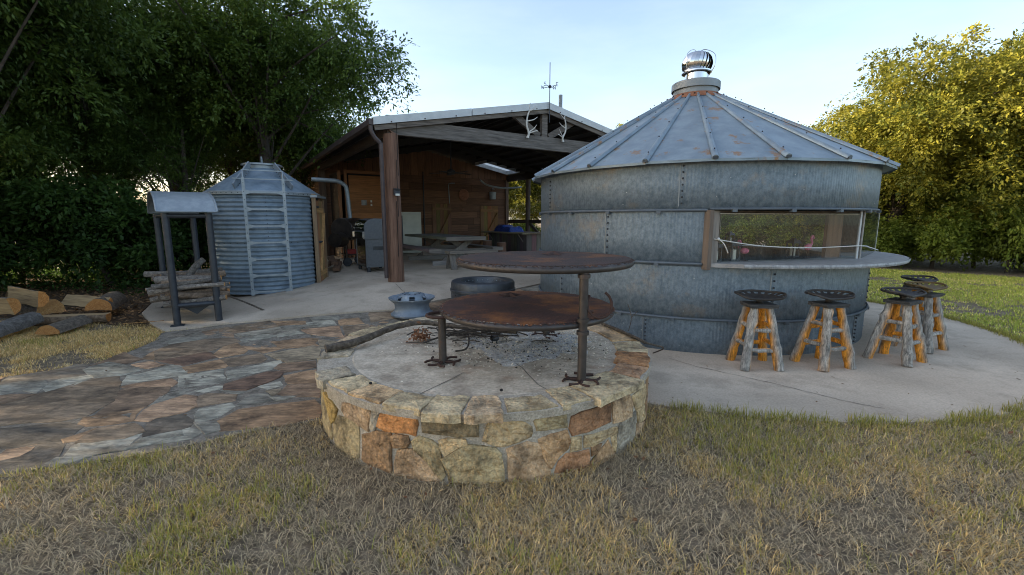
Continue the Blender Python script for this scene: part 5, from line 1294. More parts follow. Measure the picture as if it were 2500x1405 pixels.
for x in (-.6, .6):
    for s_ in (-1, 1): MB().bar((x, s_ * .16, 0), (x, s_ * .05, .40), .16, .05, up=(0, 1, 0)).build('leg', 'plank_z', t, color=tuple(v * .9 for v in TG))
board(t, (0, 0, .2), (1.2, .05, .1), TG, 'stretcher', 'x')
# rough bar with tarp-covered cooler
t = wt('plank_bar', 6.2, 5.0, FZ + .02, 'rough grey plank bar counter at the right side of the barn', 'bar counter')
for k in range(13): board(t, (-.4, -1.2 + k * .2, .38), (.03, .193, .76), tuple(v * rnd.uniform(.7, 1.1) for v in (.13, .115, .10)), 'front_plank', 'z')
for k in range(4): board(t, (-.3 + k * .2, -1.31, .38), (.193, .03, .76), tuple(v * rnd.uniform(.8, 1.3) for v in (.16, .13, .11)), 'end_plank', 'z')
MB().box((0, 0, .37), (.7, 2.5, .7)).build('core', 'dark', t)
for k in range(4): board(t, (-.52 + k * .31, 0, .79), (.3, 2.9, .05), tuple(v * rnd.uniform(.8, 1.2) for v in (.24, .17, .11)), 'top_plank')
for y in (-1.1, 1.0): MB().bar((-.42, y, .5), (-.62, y, .75), .03, .03).build('top_bracket', 'plank_z', t, color=(.16, .14, .12))
vn = VNoise(12); mb = MB(); n1, n2 = 20, 12
for i in range(n2 + 1):
    for j in range(n1 + 1):
        x = -.3 + .6 * i / n2; y = -.55 + 1.1 * j / n1; e_ = min(i, n2 - i, j, n1 - j); z = (.0 if e_ == 0 else .19 + .05 * float(vn(x * 9 + 20, y * 9 + 20)) - (.05 if e_ == 1 else 0)); z *= (.85 + .25 * (y > .05))
        mb.vert((x * (1 + .08 * (e_ == 0)), y * (1 + .05 * (e_ == 0)), z))
for i in range(n2):
    for j in range(n1): a = i * (n1 + 1) + j; mb.face((a, a + 1, a + n1 + 2, a + n1 + 1)[::-1])
o = mb.build('blue_tarp', 'tarp', smooth=True); o.location = W(6.1, 5.35, FZ + .838); o.rotation_euler = (0, 0, EA); tag(o, 'crumpled blue tarp covering something on the bar counter', 'tarp')
for a, b, h, lab in ((5.0, 4.05, .50, 'log stump seat nearer the big bin beside the bar'), (4.95, 4.95, .52, 'log stump seat behind the picnic bench, left of the other')):
    o = MB().tube([(0, 0, 0), (0.005, 0, h * .5), (0, 0, h)], [.17, .16, .165], 16, wob=.04, rn=rr, endmi=1).build('stump_seat', ['post_brown', 'wood_grey'], smooth=True); o.location = W(a, b, FZ + .022); tag(o, lab, 'stump', 'stump seats at the bar')
# gas grill
gq = empty('gas_grill', (-3.47, 11.17, FZ + .025), R(213.4), 'graphite cabinet gas grill with chrome lid front beside the log post', 'gas grill'); gq.scale = (1.08, 1.08, 1.08)
MB().box((0, 0, .43), (.56, .80, .64)).build('cabinet', 'graphite', gq); MB().box((.285, 0, .43), (.012, .76, .60)).build('cabinet_door', 'chrome', gq)
for y in (-.405, .405):
    mb = MB()
    for k in range(4): mb.box((.02, y, .50 + k * .022), (.24, .008, .009))
    tag(mb.build('vent_slots', 'dark', gq), kind='stuff')
    MB().box((.285, y * .985, .43), (.03, .03, .66)).build('corner_trim', 'graphite', gq)
MB().box((.02, 0, .83), (.62, .86, .17)).build('firebox', 'graphite', gq); MB().box((.335, 0, .82), (.02, .80, .14)).build('control_panel', 'chrome', gq)
pl = [(.30, .915), (.315, .96), (.30, 1.08), (.22, 1.16), (.08, 1.195), (-.12, 1.19), (-.25, 1.13), (-.30, 1.0), (-.30, .915)]
MB().prism(pl, -.41, .41, lambda x, y, z: (x, z, y)).build('lid', 'graphite', gq, True)
mb = MB()
for i, (x, z) in enumerate(pl[:4]): mb.vert((x + .006, -.37, z)); mb.vert((x + .006, .37, z))
for i in range(3): mb.face((2 * i, 2 * i + 1, 2 * i + 3, 2 * i + 2))
mb.build('lid_front', 'chrome', gq, True)
MB().tube([(.36, -.33, .98), (.36, .33, .98)], .015, 8).build('lid_handle', 'chrome', gq)
for y in (-.42, .42): MB().box((.34, y, .84), (.05, .03, .13)).build('shelf_bracket', 'chrome', gq)
for x in (-.24, .24):
    for y in (-.36, .36): MB().lathe([(.001, 0), (.04, 0), (.045, .05), (.04, .1), (.001, .1)], (x, y, 0), 10).build('caster', 'black_steel', gq, True)
# offset smoker with stove pipe
sm = wt('barrel_smoker', .05, 4.1, FZ + .025, 'bronze-black barrel smoker on wheels behind the gas grill', 'smoker')
o = MB().lathe([(.001, -.5), (.29, -.5), (.31, -.48), (.31, .48), (.29, .5), (.001, .5)], n=32).build('barrel', 'smoker', sm, True); o.rotation_euler = (0, pi / 2, R(52)); o.location = (0, 0, 1.0)
o = MB().lathe([(.001, -.2), (.19, -.2), (.2, .2), (.001, .2)], n=20).build('firebox', 'smoker', sm, True); o.rotation_euler = (0, pi / 2, R(52)); o.location = (-.42, -.5, .72)
for s_ in (-1, 1):
    for u in (-1, 1): MB().bar((s_ * .22, s_ * .3 + u * .15, 0.1), (s_ * .22, s_ * .3 + u * .15, .8), .04, .04).build('leg', 'smoker', sm)
    MB().lathe([(.001, -.025), (.11, -.025), (.12, 0), (.11, .025), (.001, .025)], n=18).build('wheel', 'black_steel', sm, True).matrix_local = Matrix.Translation((s_ * .22, s_ * .3 - .2, .12)) @ Matrix.Rotation(pi / 2, 4, 'X')
MB().box((0, 0, .3), (.5, .8, .03)).build('shelf', 'smoker', sm)
MB().box((-.05, -.1, .38), (.3, .3, .12)).build('red_tray', 'red_paint', sm)
MB().tube(curve([(.05, .1, 1.28), (.03, .1, 1.6), (0, .1, 2.05), (-.05, .1, 2.2), (-.22, .1, 2.3), (-.45, .1, 2.32), (-.9, .1, 2.33)], 6), .058, 12).build('stove_pipe', 'galv_plain', sm, True)
# loose wood beside the smoker
for k, (a, b, l, ang, z) in enumerate(((-.75, 3.1, 1.3, 60, .16), (-.55, 3.0, 1.1, 75, .10), (-.95, 3.3, .9, 50, .08), (-.6, 3.35, 1.0, 85, .22))):
    o = MB().box((0, 0, 0), (l, .16, .07)).build('scrap_board', 'plank_x', color=(.20, .115, .07)); p = W(a, b); o.location = (p.x, p.y, T(p.x, p.y) + .03 + z); o.rotation_euler = (0, R(-4), EA + R(ang))
    tag(o, ('long scrap board leaning lengthwise in the pile between small bin and smoker', 'scrap board second from the bottom of the pile by the smoker', 'short scrap board lying lowest in the pile by the smoker', 'scrap board topmost in the pile by the smoker')[k], 'board', 'scrap boards by the smoker')
# solar lamp on the log post
t = empty('solar_lamp', W(.02, -.20, 2.12), EA, 'small black solar lamp screwed to the log post', 'lamp')
MB().box((0, 0, 0), (.11, .07, .10)).build('housing', 'black_steel', t); MB().box((0, -.04, -.045), (.08, .02, .04)).build('lens', 'candle', t); MB().box((0, -.01, .06), (.12, .09, .012), Matrix.Rotation(.3, 3, 'X')).build('solar_panel', 'dark', t)
# antlers
def antler(loc, flip, s, label):
    t = empty('antler', loc, EA, label, 'antler', 'antlers on the truss'); t.scale = (flip * s, s, s)
    mainp = curve([(.02, 0, 0), (.03, -.02, .12), (-.08, -.05, .38), (-.06, -.08, .68), (.02, -.1, .88), (.0, -.1, 1.02), (.04, -.1, 1.1)], 5)
    n = len(mainp); MB().tube(mainp, [.042 - .03 * i / n for i in range(n)], 8).build('main_beam', 'bone', t, True)
    for p, q, r in (((.02, -.02, .10), (.30, -.1, .2), (.36, -.12, .18)), ((.03, -.02, .14), (.2, -.1, .27), (.30, -.12, .40)), ((-.06, -.06, .50), (.15, -.12, .55), (.32, -.14, .66)), ((.0, -.1, .84), (.14, -.13, .9), (.28, -.14, 1.03))):
        c = curve([p, q, r], 4); MB().tube(c, [.026 - .02 * i / len(c) for i in range(len(c))], 6).build('tine', 'bone', t, True)
    MB().lathe([(.05, -.06), (.055, -.03), (.045, 0)], n=10).build('burr', 'bone', t, True)
antler(W(3.2, -.12, 3.50), 1, .66, 'larger pale antler leaning left of the king post')
antler(W(4.25, -.12, 3.50), -1, .58, 'smaller pale antler on the right of the king post')
# weather vane
t = empty('weather_vane', W(AP, -.22, 4.2), EA, 'black iron weather vane with letters at the barn peak', 'weather vane')
MB().tube([(0, 0, -.35), (0, 0, .98)], .009, 6).build('rod', 'black_steel', t); MB().ball((0, 0, .45), .04, 8, 6).build('hub', 'black_steel', t)
def letter(segs, o, q):
    mb = MB()
    for a, b in segs: mb.tube([o + q @ Vector((a[0], 0, a[1])) * .7, o + q @ Vector((b[0], 0, b[1])) * .7], .006, 5)
    return mb
LT = dict(N=(((-.035, -.055), (-.035, .055)), ((-.035, .055), (.035, -.055)), ((.035, -.055), (.035, .055))), E=(((-.03, -.055), (-.03, .055)), ((-.03, .055), (.035, .055)), ((-.03, 0), (.02, 0)), ((-.03, -.055), (.035, -.055))),
          S=(((.03, .055), (-.03, .05)), ((-.03, .05), (-.03, .01)), ((-.03, .01), (.03, -.01)), ((.03, -.01), (.03, -.05)), ((.03, -.05), (-.03, -.055))), W=(((-.045, .055), (-.025, -.055)), ((-.025, -.055), (0, .03)), ((0, .03), (.025, -.055)), ((.025, -.055), (.045, .055))))
for k, ch in enumerate('NESW'):
    a = R(20) - k * pi / 2; e_ = Vector((.17 * cos(a), .17 * sin(a), .45)); MB().tube([(0, 0, .45), e_], .007, 5).build('arm', 'black_steel', t)
    letter(LT[ch], e_ + Vector((.03 * cos(a), .03 * sin(a), .02)), Matrix.Rotation(-EA, 3, 'Z')).build('compass_letter', 'black_steel', t)
t = empty('roof_antenna', W(AP + .42, -.1, 4.25), EA, 'stubby grey cylinder antenna clipped to the right roof edge', 'antenna')
MB().lathe([(.001, .0), (.045, 0), (.045, .30), (.001, .30)], n=16).build('cylinder', 'collar_grey', t, True); MB().box((0, -.02, -.04), (.05, .06, .10)).build('clamp', 'white_metal', t)
# ------------------------------------------------------------------ trees
def leaves(rs, cen, spread, nl, ln, wd, droop, cola, colb, flat=.7, twigs=14):
    "leaf quads on short twigs radiating from clump centres; returns V, F, C"
    n = len(cen) * nl; ci = np.repeat(np.arange(len(cen)), nl)
    tw = rs.randint(0, twigs, n); td = rs.normal(size=(len(cen), twigs, 3)); td[..., 2] *= flat; td[..., 2] += .05
    td /= np.linalg.norm(td, axis=2, keepdims=True)
    t = rs.rand(n) ** .6; d = td[ci, tw]; sp = spread[ci][:, None]
    pos = cen[ci] + d * (t[:, None]) * sp; pos[:, 2] -= droop * t ** 2 * spread[ci]
    pos += rs.normal(size=(n, 3)) * .045
    dr = d + rs.normal(size=(n, 3)) * .65; dr[:, 2] -= .35; dr /= np.linalg.norm(dr, axis=1, keepdims=True)
    up = rs.normal(size=(n, 3)) * .55 + np.array([0, 0, 1]); sd_ = np.cross(dr, up); sd_ /= np.linalg.norm(sd_, axis=1, keepdims=True) + 1e-9
    nr = np.cross(sd_, dr)
    s_ = rs.uniform(.65, 1.25, n)[:, None]; l = ln * s_; w_ = wd * s_
    V = np.stack([pos, pos + dr * l * .45 + sd_ * w_ * .5 + nr * w_ * .15, pos + dr * l, pos + dr * l * .45 - sd_ * w_ * .5 + nr * w_ * .15], 1).reshape(-1, 3)
    b = np.arange(n)[:, None] * 4; F = [np.concatenate([b + np.array([[0, 1, 2]]), b + np.array([[0, 2, 3]])])]
    cm = rs.rand(len(cen))[ci] * .6 + rs.rand(n) * .4; C = cola + (colb - cola) * cm[:, None]; C = C * rs.uniform(.8, 1.2, n)[:, None]
    return V, F, np.repeat(C, 4, 0)
def make_tree(seed, h, rx, rz_, zc, ncl, nl, ln, wd, ca, cb, trunk_r, low=0.0, lobes=7, dens=.55):
    "returns meshes (trunk, crown); crown built from lobes so the outline is uneven"
    rs = np.random.RandomState(seed); rr = random.Random(seed)
    ld = rs.normal(size=(lobes, 3)); ld[:, 2] = np.abs(ld[:, 2]) * .8 - .15; ld /= np.linalg.norm(ld, axis=1, keepdims=True)
    lr_ = rs.uniform(.45, .62, lobes); lc = ld * (1 - lr_)[:, None] * rs.uniform(.85, 1.15, lobes)[:, None]
    lc = np.vstack([lc, [[0, 0, 0]]]); lr_ = np.append(lr_, .6)
    out = []
    while len(out) < ncl:
        k = rs.randint(0, lobes + 1); v = rs.normal(size=3); v /= np.linalg.norm(v); r = rs.rand() ** dens
        p = lc[k] + v * r * lr_[k]; q = p * np.array([rx, rx, rz_]) + np.array([0, 0, zc])
        if q[2] > low: out.append(q)
    cen = np.array(out); V, F, C = leaves(rs, cen, rs.uniform(.45, .95, len(cen)) * rx * .16 + .22, nl, ln, wd, .5, np.array(ca), np.array(cb))
    crown = npmesh('crown', V, F, 'leaf', C)
    mb = MB(); top = Vector((rr.uniform(-.3, .3), rr.uniform(-.3, .3), zc + rz_ * .35))
    tp = curve([(0, 0, -.1), (rr.uniform(-.15, .15), rr.uniform(-.15, .15), zc * .35), (rr.uniform(-.3, .3), rr.uniform(-.3, .3), zc * .75), top], 5)
    mb.tube(tp, [trunk_r * (1.25 - 1.0 * i / len(tp)) for i in range(len(tp))], 10, wob=.06, rn=rr)
    for k in rs.choice(len(cen), min(26, len(cen)), replace=False):
        e_ = Vector(cen[k]); st = tp[rr.randint(len(tp) // 3, len(tp) - 2)]; m = st.lerp(e_, .5) + Vector((0, 0, rr.uniform(-.1, .35)))
        c = curve([st, m, e_], 5); mb.tube(c, [trunk_r * .22 * (1 - .85 * i / len(c)) for i in range(len(c))], 5)
    return mb.mesh('trunk', 'bark', True), crown
def plant(kind, name, x, y, rz_, s, label, cat, group, sz=1):
    t = empty(name, (x, y, T(x, y) - .02), rz_, label, cat, group); t.scale = (s, s, s * sz)
    inst('trunk', kind[0], t); inst('crown', kind[1], t); return t
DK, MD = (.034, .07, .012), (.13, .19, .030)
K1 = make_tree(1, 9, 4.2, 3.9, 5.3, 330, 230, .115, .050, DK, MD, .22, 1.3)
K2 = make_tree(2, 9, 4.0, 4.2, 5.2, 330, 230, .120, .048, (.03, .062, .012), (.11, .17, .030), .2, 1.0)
K3 = make_tree(3, 8, 4.2, 3.7, 4.0, 420, 300, .115, .060, (.07, .10, .018), (.40, .355, .045), .22, .2, lobes=12, dens=.34)
K4 = make_tree(4, 8, 4.0, 3.6, 3.9, 380, 300, .115, .060, (.065, .095, .018), (.37, .335, .045), .2, .15, lobes=11, dens=.34)
KH = make_tree(6, 2, 1.35, 1.15, 1.0, 70, 190, .11, .055, (.10, .145, .02), (.27, .31, .045), .05, .03, lobes=5)
KB = make_tree(5, 2, 1.35, 1.15, 1.0, 70, 190, .10, .050, (.028, .065, .014), (.085, .15, .03), .05, .03, lobes=5)
gl_, gr_ = 'trees of the dark wood on the left', 'sunlit trees across the right-hand lawn'
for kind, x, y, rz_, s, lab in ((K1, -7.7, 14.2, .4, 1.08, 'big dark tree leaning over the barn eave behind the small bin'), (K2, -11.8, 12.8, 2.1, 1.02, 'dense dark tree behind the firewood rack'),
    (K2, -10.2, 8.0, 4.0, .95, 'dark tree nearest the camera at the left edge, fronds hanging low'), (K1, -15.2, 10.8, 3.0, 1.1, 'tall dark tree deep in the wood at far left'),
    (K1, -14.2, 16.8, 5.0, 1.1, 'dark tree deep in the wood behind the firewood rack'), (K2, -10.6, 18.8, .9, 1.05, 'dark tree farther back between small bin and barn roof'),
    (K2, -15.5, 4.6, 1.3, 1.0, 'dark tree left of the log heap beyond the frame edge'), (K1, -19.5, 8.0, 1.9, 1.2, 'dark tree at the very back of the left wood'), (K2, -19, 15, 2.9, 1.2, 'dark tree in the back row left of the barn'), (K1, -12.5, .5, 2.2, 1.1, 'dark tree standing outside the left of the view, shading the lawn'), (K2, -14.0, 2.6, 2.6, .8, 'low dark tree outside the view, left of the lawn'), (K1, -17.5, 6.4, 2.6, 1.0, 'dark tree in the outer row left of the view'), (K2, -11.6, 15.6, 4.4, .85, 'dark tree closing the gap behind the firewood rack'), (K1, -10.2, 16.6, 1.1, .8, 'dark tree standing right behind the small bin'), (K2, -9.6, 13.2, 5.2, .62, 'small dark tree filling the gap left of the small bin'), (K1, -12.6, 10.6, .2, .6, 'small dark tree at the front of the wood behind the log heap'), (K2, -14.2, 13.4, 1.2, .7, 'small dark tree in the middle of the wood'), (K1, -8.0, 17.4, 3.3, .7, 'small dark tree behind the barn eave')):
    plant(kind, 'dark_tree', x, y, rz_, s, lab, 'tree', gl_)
for kind, x, y, rz_, s, sz, lab in ((K3, 13.8, 16.2, .3, 1.02, .98, 'tall golden-green tree, the highest on the right'), (K4, 12.0, 19.8, 1.8, .85, .8, 'golden-green tree just right of the conical roof'),
    (K4, 18.2, 14.0, 3.0, 1.05, 1.08, 'golden-green tree at the right edge of the view'), (K3, 9.0, 22.5, 2.2, .85, .85, 'yellow-green tree behind the big bin seen through its window'),
    (K4, 2.2, 27, .5, .95, .9, 'yellow-lit tree seen through the open barn side on the right'), (K3, -2.5, 29, 4.2, .95, .9, 'yellow-lit tree seen through the open barn side on the left'), (K3, 21, 17.5, 5.0, 1.1, 1.1, 'tree in the second row behind the golden-green ones'), (K4, 6, 25, 5.5, .95, .9, 'yellow-green tree between bin and barn in the distance')):
    plant(kind, 'golden_tree', x, y, rz_, s, lab, 'tree', gr_, sz)
rr = random.Random(77)
pos = [(-13.6, 10.2), (-12.3, 10.9), (-11.2, 11.5), (-10.2, 11.9), (-9.2, 12.3), (-8.2, 12.6), (-7.3, 12.9), (-14.8, 9.0), (-12.9, 12.4), (-10.8, 13.4), (-9.0, 14.2), (-6.9, 14.4), (-11.7, 9.9), (-9.7, 10.9), (-15.6, 7.2), (-12.2, 6.2), (-12.6, 4.8), (-12.4, 3.4), (-13.6, 5.6), (-13.2, 7.4)]  # the last few, out of view, are added to block low sun
pos.sort(key=lambda p: math.atan2(p[0], p[1]))
for i, (x, y) in enumerate(pos): plant(KB, 'undergrowth_bush', x + rr.uniform(-.2, .2), y + rr.uniform(-.2, .2), rr.uniform(0, 6), rr.uniform(.75, 1.35), 'dark green leafy bush, %s from the left along the foot of the wood' % ordinal(i + 1), 'bush', 'undergrowth bushes on the left', rr.uniform(.9, 1.3))
pos = [(11.2, 15.9), (12.2, 14.9), (13.2, 13.9), (14.2, 12.8), (15.2, 11.7), (16.2, 10.6), (10.2, 17.0), (9.2, 18.0), (8.2, 19.0), (7.0, 20.0), (5.8, 21), (12.8, 16), (14.8, 14), (17.2, 9.6), (4.4, 22), (3, 23), (1.5, 23.5), (0, 24), (13.8, 15.9), (15.8, 13.9), (17.6, 11.8), (11.0, 18.2), (9.6, 19.6), (8.0, 21.0), (19.2, 10.2), (12.4, 17.3), (16.8, 12.9), (10.2, 20.4)]
pos.sort(key=lambda p: -math.atan2(p[0], p[1]))
for i, (x, y) in enumerate(pos): plant(KH if i % 5 else KB, 'hedge_bush', x + rr.uniform(-.2, .2) + .6, y + rr.uniform(-.2, .2) + .6, rr.uniform(0, 6), rr.uniform(.7, 1.15), 'green bush, %s from the right in the hedge beyond the lawn' % ordinal(i + 1), 'bush', 'hedge bushes on the right', rr.uniform(.9, 1.3))

for i, (x, y, s_) in enumerate(((20.5, 13.0, 2.3), (18.2, 15.2, 2.4), (16.0, 17.3, 2.3), (14.2, 19.6, 2.2), (11.8, 21.8, 2.2))): plant(KH, 'tall_shrub', x, y, i * 1.3, s_, 'tall shrub filling the gap under the golden trees, %s from the right' % ordinal(i + 1), 'shrub', 'tall shrubs under the right trees')
# ------------------------------------------------------------------ grass
def blades(rs, x, y, z, ln, wd, lean, C, name):
    n = len(x); a = rs.uniform(0, 2 * pi, n); d = np.c_[np.cos(a), np.sin(a)]; s_ = np.c_[-d[:, 1], d[:, 0]]
    P = np.c_[x, y, z]; V = np.zeros((n, 5, 3)); h1, h2 = ln * .55, ln
    m = np.c_[d * (np.sin(lean * .6) * h1)[:, None], np.cos(lean * .6) * h1]; tip = m + np.c_[d * (np.sin(lean * 1.25) * (h2 - h1))[:, None], np.cos(np.minimum(lean * 1.25, 1.7)) * (h2 - h1)]
    tip[:, 2] = np.maximum(tip[:, 2], .004); so = np.c_[s_ * (wd / 2)[:, None], np.zeros(n)]
    V[:, 0] = P - so; V[:, 1] = P + so; V[:, 2] = P + m + so * .8; V[:, 3] = P + m - so * .8; V[:, 4] = P + tip
    b = np.arange(n)[:, None] * 5; F = [b + np.array([[0, 1, 2, 3]]), b + np.array([[3, 2, 4]])]
    me = npmesh(name, V.reshape(-1, 3), F, 'grass', np.repeat(C, 5, 0)); return inst(name, me)
v1, v2, v3, v4 = VNoise(1), VNoise(2), VNoise(3), VNoise(4)
HARD = [PATHP, PATIO, APRON]
SILOC = [(SILO[0] + 4.1 * cos(R(t)), SILO[1] + 4.1 * sin(R(t))) for t in range(0, 360, 10)]
def free(x, y, m=0.0):
    k = np.ones(len(x), bool)
    for p in HARD: k &= ~inpoly(x, y, p)
    k &= np.hypot(x - PIT[0], y - PIT[1]) > 1.39; k &= np.hypot(x - SILO[0], y - SILO[1]) > 4.12
    return k
GRN, YEL, DRY, STR = np.array((.17, .185, .045)), np.array((.34, .28, .085)), np.array((.41, .29, .13)), np.array((.50, .39, .215))
SPOTS = [(*gp(a_, b_), c_, d_) for a_, b_, c_, d_ in ((390, 1090, .5, .12), (240, 1115, .4, .12), (760, 1185, .5, .1), (450, 1375, .35, .2), (500, 1245, .25, .15), (1850, 1100, .5, .3), (1800, 1190, .35, .12), (2050, 1245, .35, .15), (2400, 1065, .5, .4), (2475, 1230, .45, .2), (2200, 1375, .4, .15), (1675, 1250, -.6, .28), (2100, 1275, -.5, .18), (1550, 1160, -.4, .2), (900, 1330, .2, .2), (1350, 1380, .15, .2), (2250, 1180, -.25, .3))]
BARE = [(*gp(a_, b_), d_) for a_, b_, d_ in ((1675, 1250, .26), (2110, 1275, .15), (1540, 1150, .16), (850, 1120, .2), (60, 1390, .2), (1050, 1230, .14), (650, 1330, .12), (2000, 1340, .12))]
def lawn(seed, x0, x1, y0, y1, n, ln, wd, name, label, green=0, dens=1.0, fade=None, tuft=0, tint=(1, 1, 1)):
    rs = np.random.RandomState(seed); x = rs.uniform(x0, x1, n); y = rs.uniform(y0, y1, n); k = free(x, y)
    if fade is not None: k &= fade(x, y, rs)
    d = .55 * v1(x * 1.3 + 20, y * 1.3 + 20) + .45 * v2(x * 4.1 + 9, y * 4.1 + 9); k &= rs.rand(n) < np.clip((d - .30) * 3.2 * dens, .06, 1)
    if tuft:
        bare = np.zeros(len(x))
        for gx, gy, gs in BARE: bare += np.exp(-((x - gx) ** 2 + (y - gy) ** 2) / (2 * gs * gs))
        k &= rs.rand(len(x)) > np.clip(bare * 1.5, 0, .97)
    x, y = x[k], y[k]; n = len(x)
    if tuft:
        tx = rs.choice(n, max(2, n // tuft)); ti = rs.randint(0, len(tx), n); sel = rs.rand(n) < .62
        x = np.where(sel, x[tx][ti] + rs.normal(size=n) * .022, x); y = np.where(sel, y[tx][ti] + rs.normal(size=n) * .022, y); tg = rs.normal(size=len(tx))[ti] * .22 * sel; kk = free(x, y); x, y, tg = x[kk], y[kk], tg[kk]; n = len(x)
    else: tg = 0
    gau = np.zeros(n)
    for gx, gy, ga, gs in SPOTS: gau += .95 * ga * np.exp(-((x - gx) ** 2 + (y - gy) ** 2) / (2 * gs * gs))
    gq_ = tg + gau + .5 * v3(x * .9 + 31, y * .9 + 31) + .5 * v4(x * 3.2 + 11, y * 3.2 + 11) + green; gq_ = gq_ + (np.clip(x - 1.2, 0, 4) * .045 if green == 0 else 0)
    t = rs.rand(n); isg = t < np.clip((gq_ - .46) * 2.2, .04, .8); isd = ~isg & (rs.rand(n) < .55)
    C = np.where(isg[:, None], GRN + (YEL - GRN) * (rs.rand(n) ** 1.6)[:, None], np.where(isd[:, None], DRY, STR)) * rs.uniform(.65, 1.3, n)[:, None] * np.array(tint) * 1.12
    l = ln * rs.uniform(.4, 1.6, n) * np.where(isg, 1.1, .95); lean = np.where(isg, rs.uniform(.15, 1.15, n), rs.uniform(.7, 1.55, n))
    o = blades(rs, x, y, terr(x, y) - .006, l, wd * rs.uniform(.6, 1.3, n), lean, C, name); return tag(o, label, 'grass', kind='stuff')
lawn(1, -4.6, 5.6, 1.25, 4.2, 235000, .054, .0042, 'front_lawn_grass', 'patchy half-dry grass of the lawn in the foreground', tuft=26)
lawn(2, -8.2, -4.3, 4.2, 7.3, 110000, .055, .0042, 'left_lawn_grass', 'dry straw-coloured grass left of the flagstone path', green=-.16, fade=lambda x, y, rs: rs.rand(len(x)) < np.clip((7.0 - y - (x + 8) * .1) * 1.4, 0, 1))
lawn(3, 4.6, 15.5, 3.0, 16.5, 200000, .046, .010, 'right_lawn_grass', 'mown yellow-green grass of the lawn on the right', green=.34, dens=2.6, tint=(1.15, 1.38, 1.0), fade=lambda x, y, rs: (y < 26.2 - x) & (x + y > 8.2))
lawn(5, -4.8, -1.4, 1.6, 3.5, 24000, .05, .004, 'path_edge_grass', 'thin grass creeping along the lower edge of the path', green=.1, fade=lambda x, y, rs: np.abs(y - (3.05 + (x + 2.23) * .46)) < .12)
# fallen leaves on the litter under the wood
rs = np.random.RandomState(9); n = 16000; x = rs.uniform(-17, -5, n); y = rs.uniform(6.4, 14, n); k = inpoly(x, y, LITTER); x, y = x[k], y[k]; n = len(x)
cen = np.c_[x, y, terr(x, y) + .012]; q = rs.normal(size=(n, 3)) * .35 + np.array([0, 0, 1]); q /= np.linalg.norm(q, axis=1, keepdims=True); a = rs.normal(size=(n, 3)); t1 = np.cross(q, a); t1 /= np.linalg.norm(t1, axis=1, keepdims=True); t2 = np.cross(q, t1); s_ = rs.uniform(.02, .05, n)[:, None]
V = np.stack([cen - t1 * s_, cen + t2 * s_ * .5, cen + t1 * s_, cen - t2 * s_ * .5], 1).reshape(-1, 3); C = np.array((.17, .105, .06)) * rs.uniform(.4, 1.7, n)[:, None] * np.array((1, 1, 1)); b = np.arange(n)[:, None] * 4
tag(inst('fallen_leaves', npmesh('fallen_leaves', V, [b + np.array([[0, 1, 2, 3]])], 'grass', np.repeat(C, 4, 0))), 'brown fallen leaves scattered under the left wood', 'fallen leaves', kind='stuff')
rs = np.random.RandomState(19); n = 420; x = rs.uniform(-15, -6.8, n); y = rs.uniform(8.2, 13.5, n); k = inpoly(x, y, LITTER) & (rs.rand(n) < np.clip((y - 8.6 + (x + 9) * .25) * .45, .02, 1)); cen = np.c_[x, y, terr(x, y) + .12][k]
V, F, C = leaves(rs, cen, np.full(len(cen), .24), 40, .085, .045, .3, np.array((.02, .05, .01)), np.array((.07, .13, .025)))
V[:, 2] = np.maximum(V[:, 2], .01); tag(inst('ground_cover', npmesh('ground_cover', V, F, 'leaf', C)), 'low green weeds sprouting from the leaf litter under the wood', 'weeds', kind='stuff')
# flat thatch between the blades
rs = np.random.RandomState(31); n = 170000; x = rs.uniform(-4.6, 5.6, n); y = rs.uniform(1.25, 4.2, n); k = free(x, y); x, y = x[k], y[k]; n = len(x)
C = np.array((.32, .265, .19)) * rs.uniform(.45, 1.5, n)[:, None]
tag(blades(rs, x, y, terr(x, y) - .004 + rs.uniform(0, .012, n), rs.uniform(.03, .09, n), rs.uniform(.002, .0045, n), rs.uniform(1.3, 1.62, n), C, 'lawn_thatch'), 'dead grey-brown thatch lying between the blades of the front lawn', 'thatch', kind='stuff')

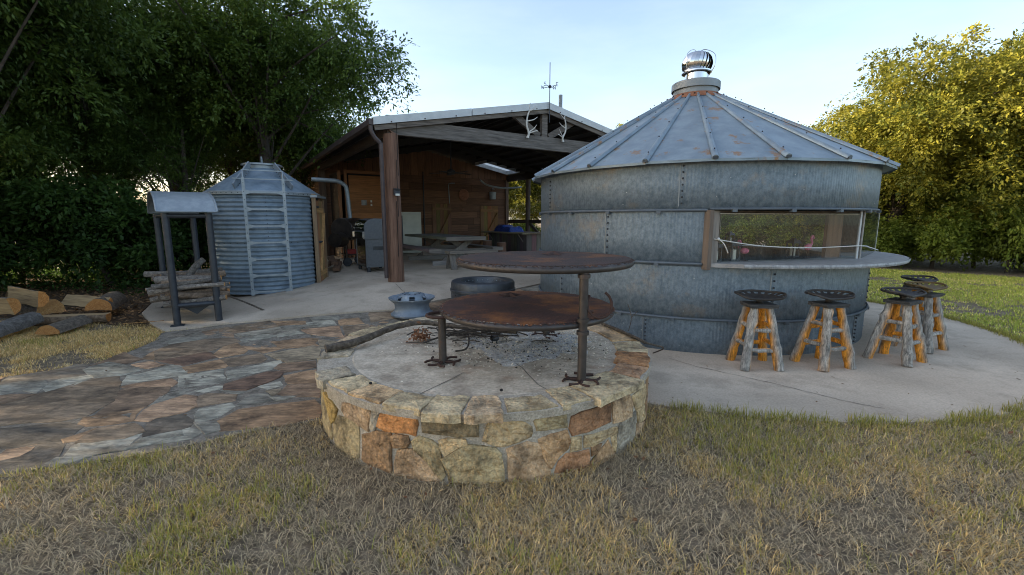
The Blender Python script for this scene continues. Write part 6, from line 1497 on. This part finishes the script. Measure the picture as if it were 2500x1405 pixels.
rs = np.random.RandomState(41); n = 9000; t_ = R(-112) + rs.rand(n) * R(150); r_ = 4.15 + rs.normal(size=n) * .045; x, y = SILO[0] + r_ * np.cos(t_), SILO[1] + r_ * np.sin(t_); k = (v2(x * 5, y * 5) > .3) & (np.hypot(x - PIT[0], y - PIT[1]) > 1.4); x, y = x[k], y[k]; n = len(x)
C = (GRN + (YEL - GRN) * (rs.rand(n) ** 1.5)[:, None]) * rs.uniform(.6, 1.2, n)[:, None]
tag(blades(rs, x, y, terr(x, y) - .004, rs.uniform(.05, .12, n), rs.uniform(.003, .006, n), rs.uniform(.1, 1.1, n), C, 'slab_fringe_grass'), 'longer grass creeping over the edge of the round concrete apron', 'grass', kind='stuff')
rs = np.random.RandomState(43); n = 260; x = rs.uniform(-6.5, 6.5, n); y = rs.uniform(3.3, 10, n); k = inpoly(x, y, PATIO) | inpoly(x, y, APRON) | inpoly(x, y, PATHP); k &= (np.hypot(x - PIT[0], y - PIT[1]) > 1.5) & (np.hypot(x - SILO[0], y - SILO[1]) > 2.5) & (np.hypot(x - BIN[0], y - BIN[1]) > 1.1); x, y = x[k], y[k]; n = len(x)
cen = np.c_[x, y, terr(x, y) + .034]; a_ = rs.uniform(0, 6.28, n); t1 = np.c_[np.cos(a_), np.sin(a_), rs.uniform(-.2, .2, n)]; t2 = np.c_[-np.sin(a_), np.cos(a_), rs.uniform(-.2, .4, n)]; s3 = rs.uniform(.006, .022, n)[:, None]
V = np.stack([cen - t1 * s3, cen + t2 * s3 * .5, cen + t1 * s3, cen - t2 * s3 * .5], 1).reshape(-1, 3); b = np.arange(n)[:, None] * 4; C = np.array((.10, .065, .04)) * rs.uniform(.4, 1.6, n)[:, None]
tag(inst('blown_leaves', npmesh('blown_leaves', V, [b + np.array([[0, 1, 2, 3]])], 'grass', np.repeat(C, 4, 0))), 'few small dry leaves blown across the concrete and the path', 'fallen leaves', kind='stuff')

rs = np.random.RandomState(53); n = 90; x = rs.uniform(-4, 4.6, n); y = rs.uniform(1.7, 3.6, n); k = free(x, y); x, y = x[k], y[k]; n = len(x)
cen = np.c_[x, y, terr(x, y) + .03]; a_ = rs.uniform(0, 6.28, n); t1 = np.c_[np.cos(a_), np.sin(a_), rs.uniform(-.4, .4, n)]; t2 = np.c_[-np.sin(a_), np.cos(a_), rs.uniform(-.5, .6, n)]; s3 = rs.uniform(.008, .024, n)[:, None]
V = np.stack([cen - t1 * s3, cen + t2 * s3 * .55, cen + t1 * s3, cen - t2 * s3 * .55], 1).reshape(-1, 3); b = np.arange(n)[:, None] * 4; C = np.array((.17, .085, .05)) * rs.uniform(.5, 1.4, n)[:, None]
tag(inst('lawn_leaves', npmesh('lawn_leaves', V, [b + np.array([[0, 1, 2, 3]])], 'grass', np.repeat(C, 4, 0))), 'scattered dead brown leaves caught in the front lawn', 'fallen leaves', kind='stuff')
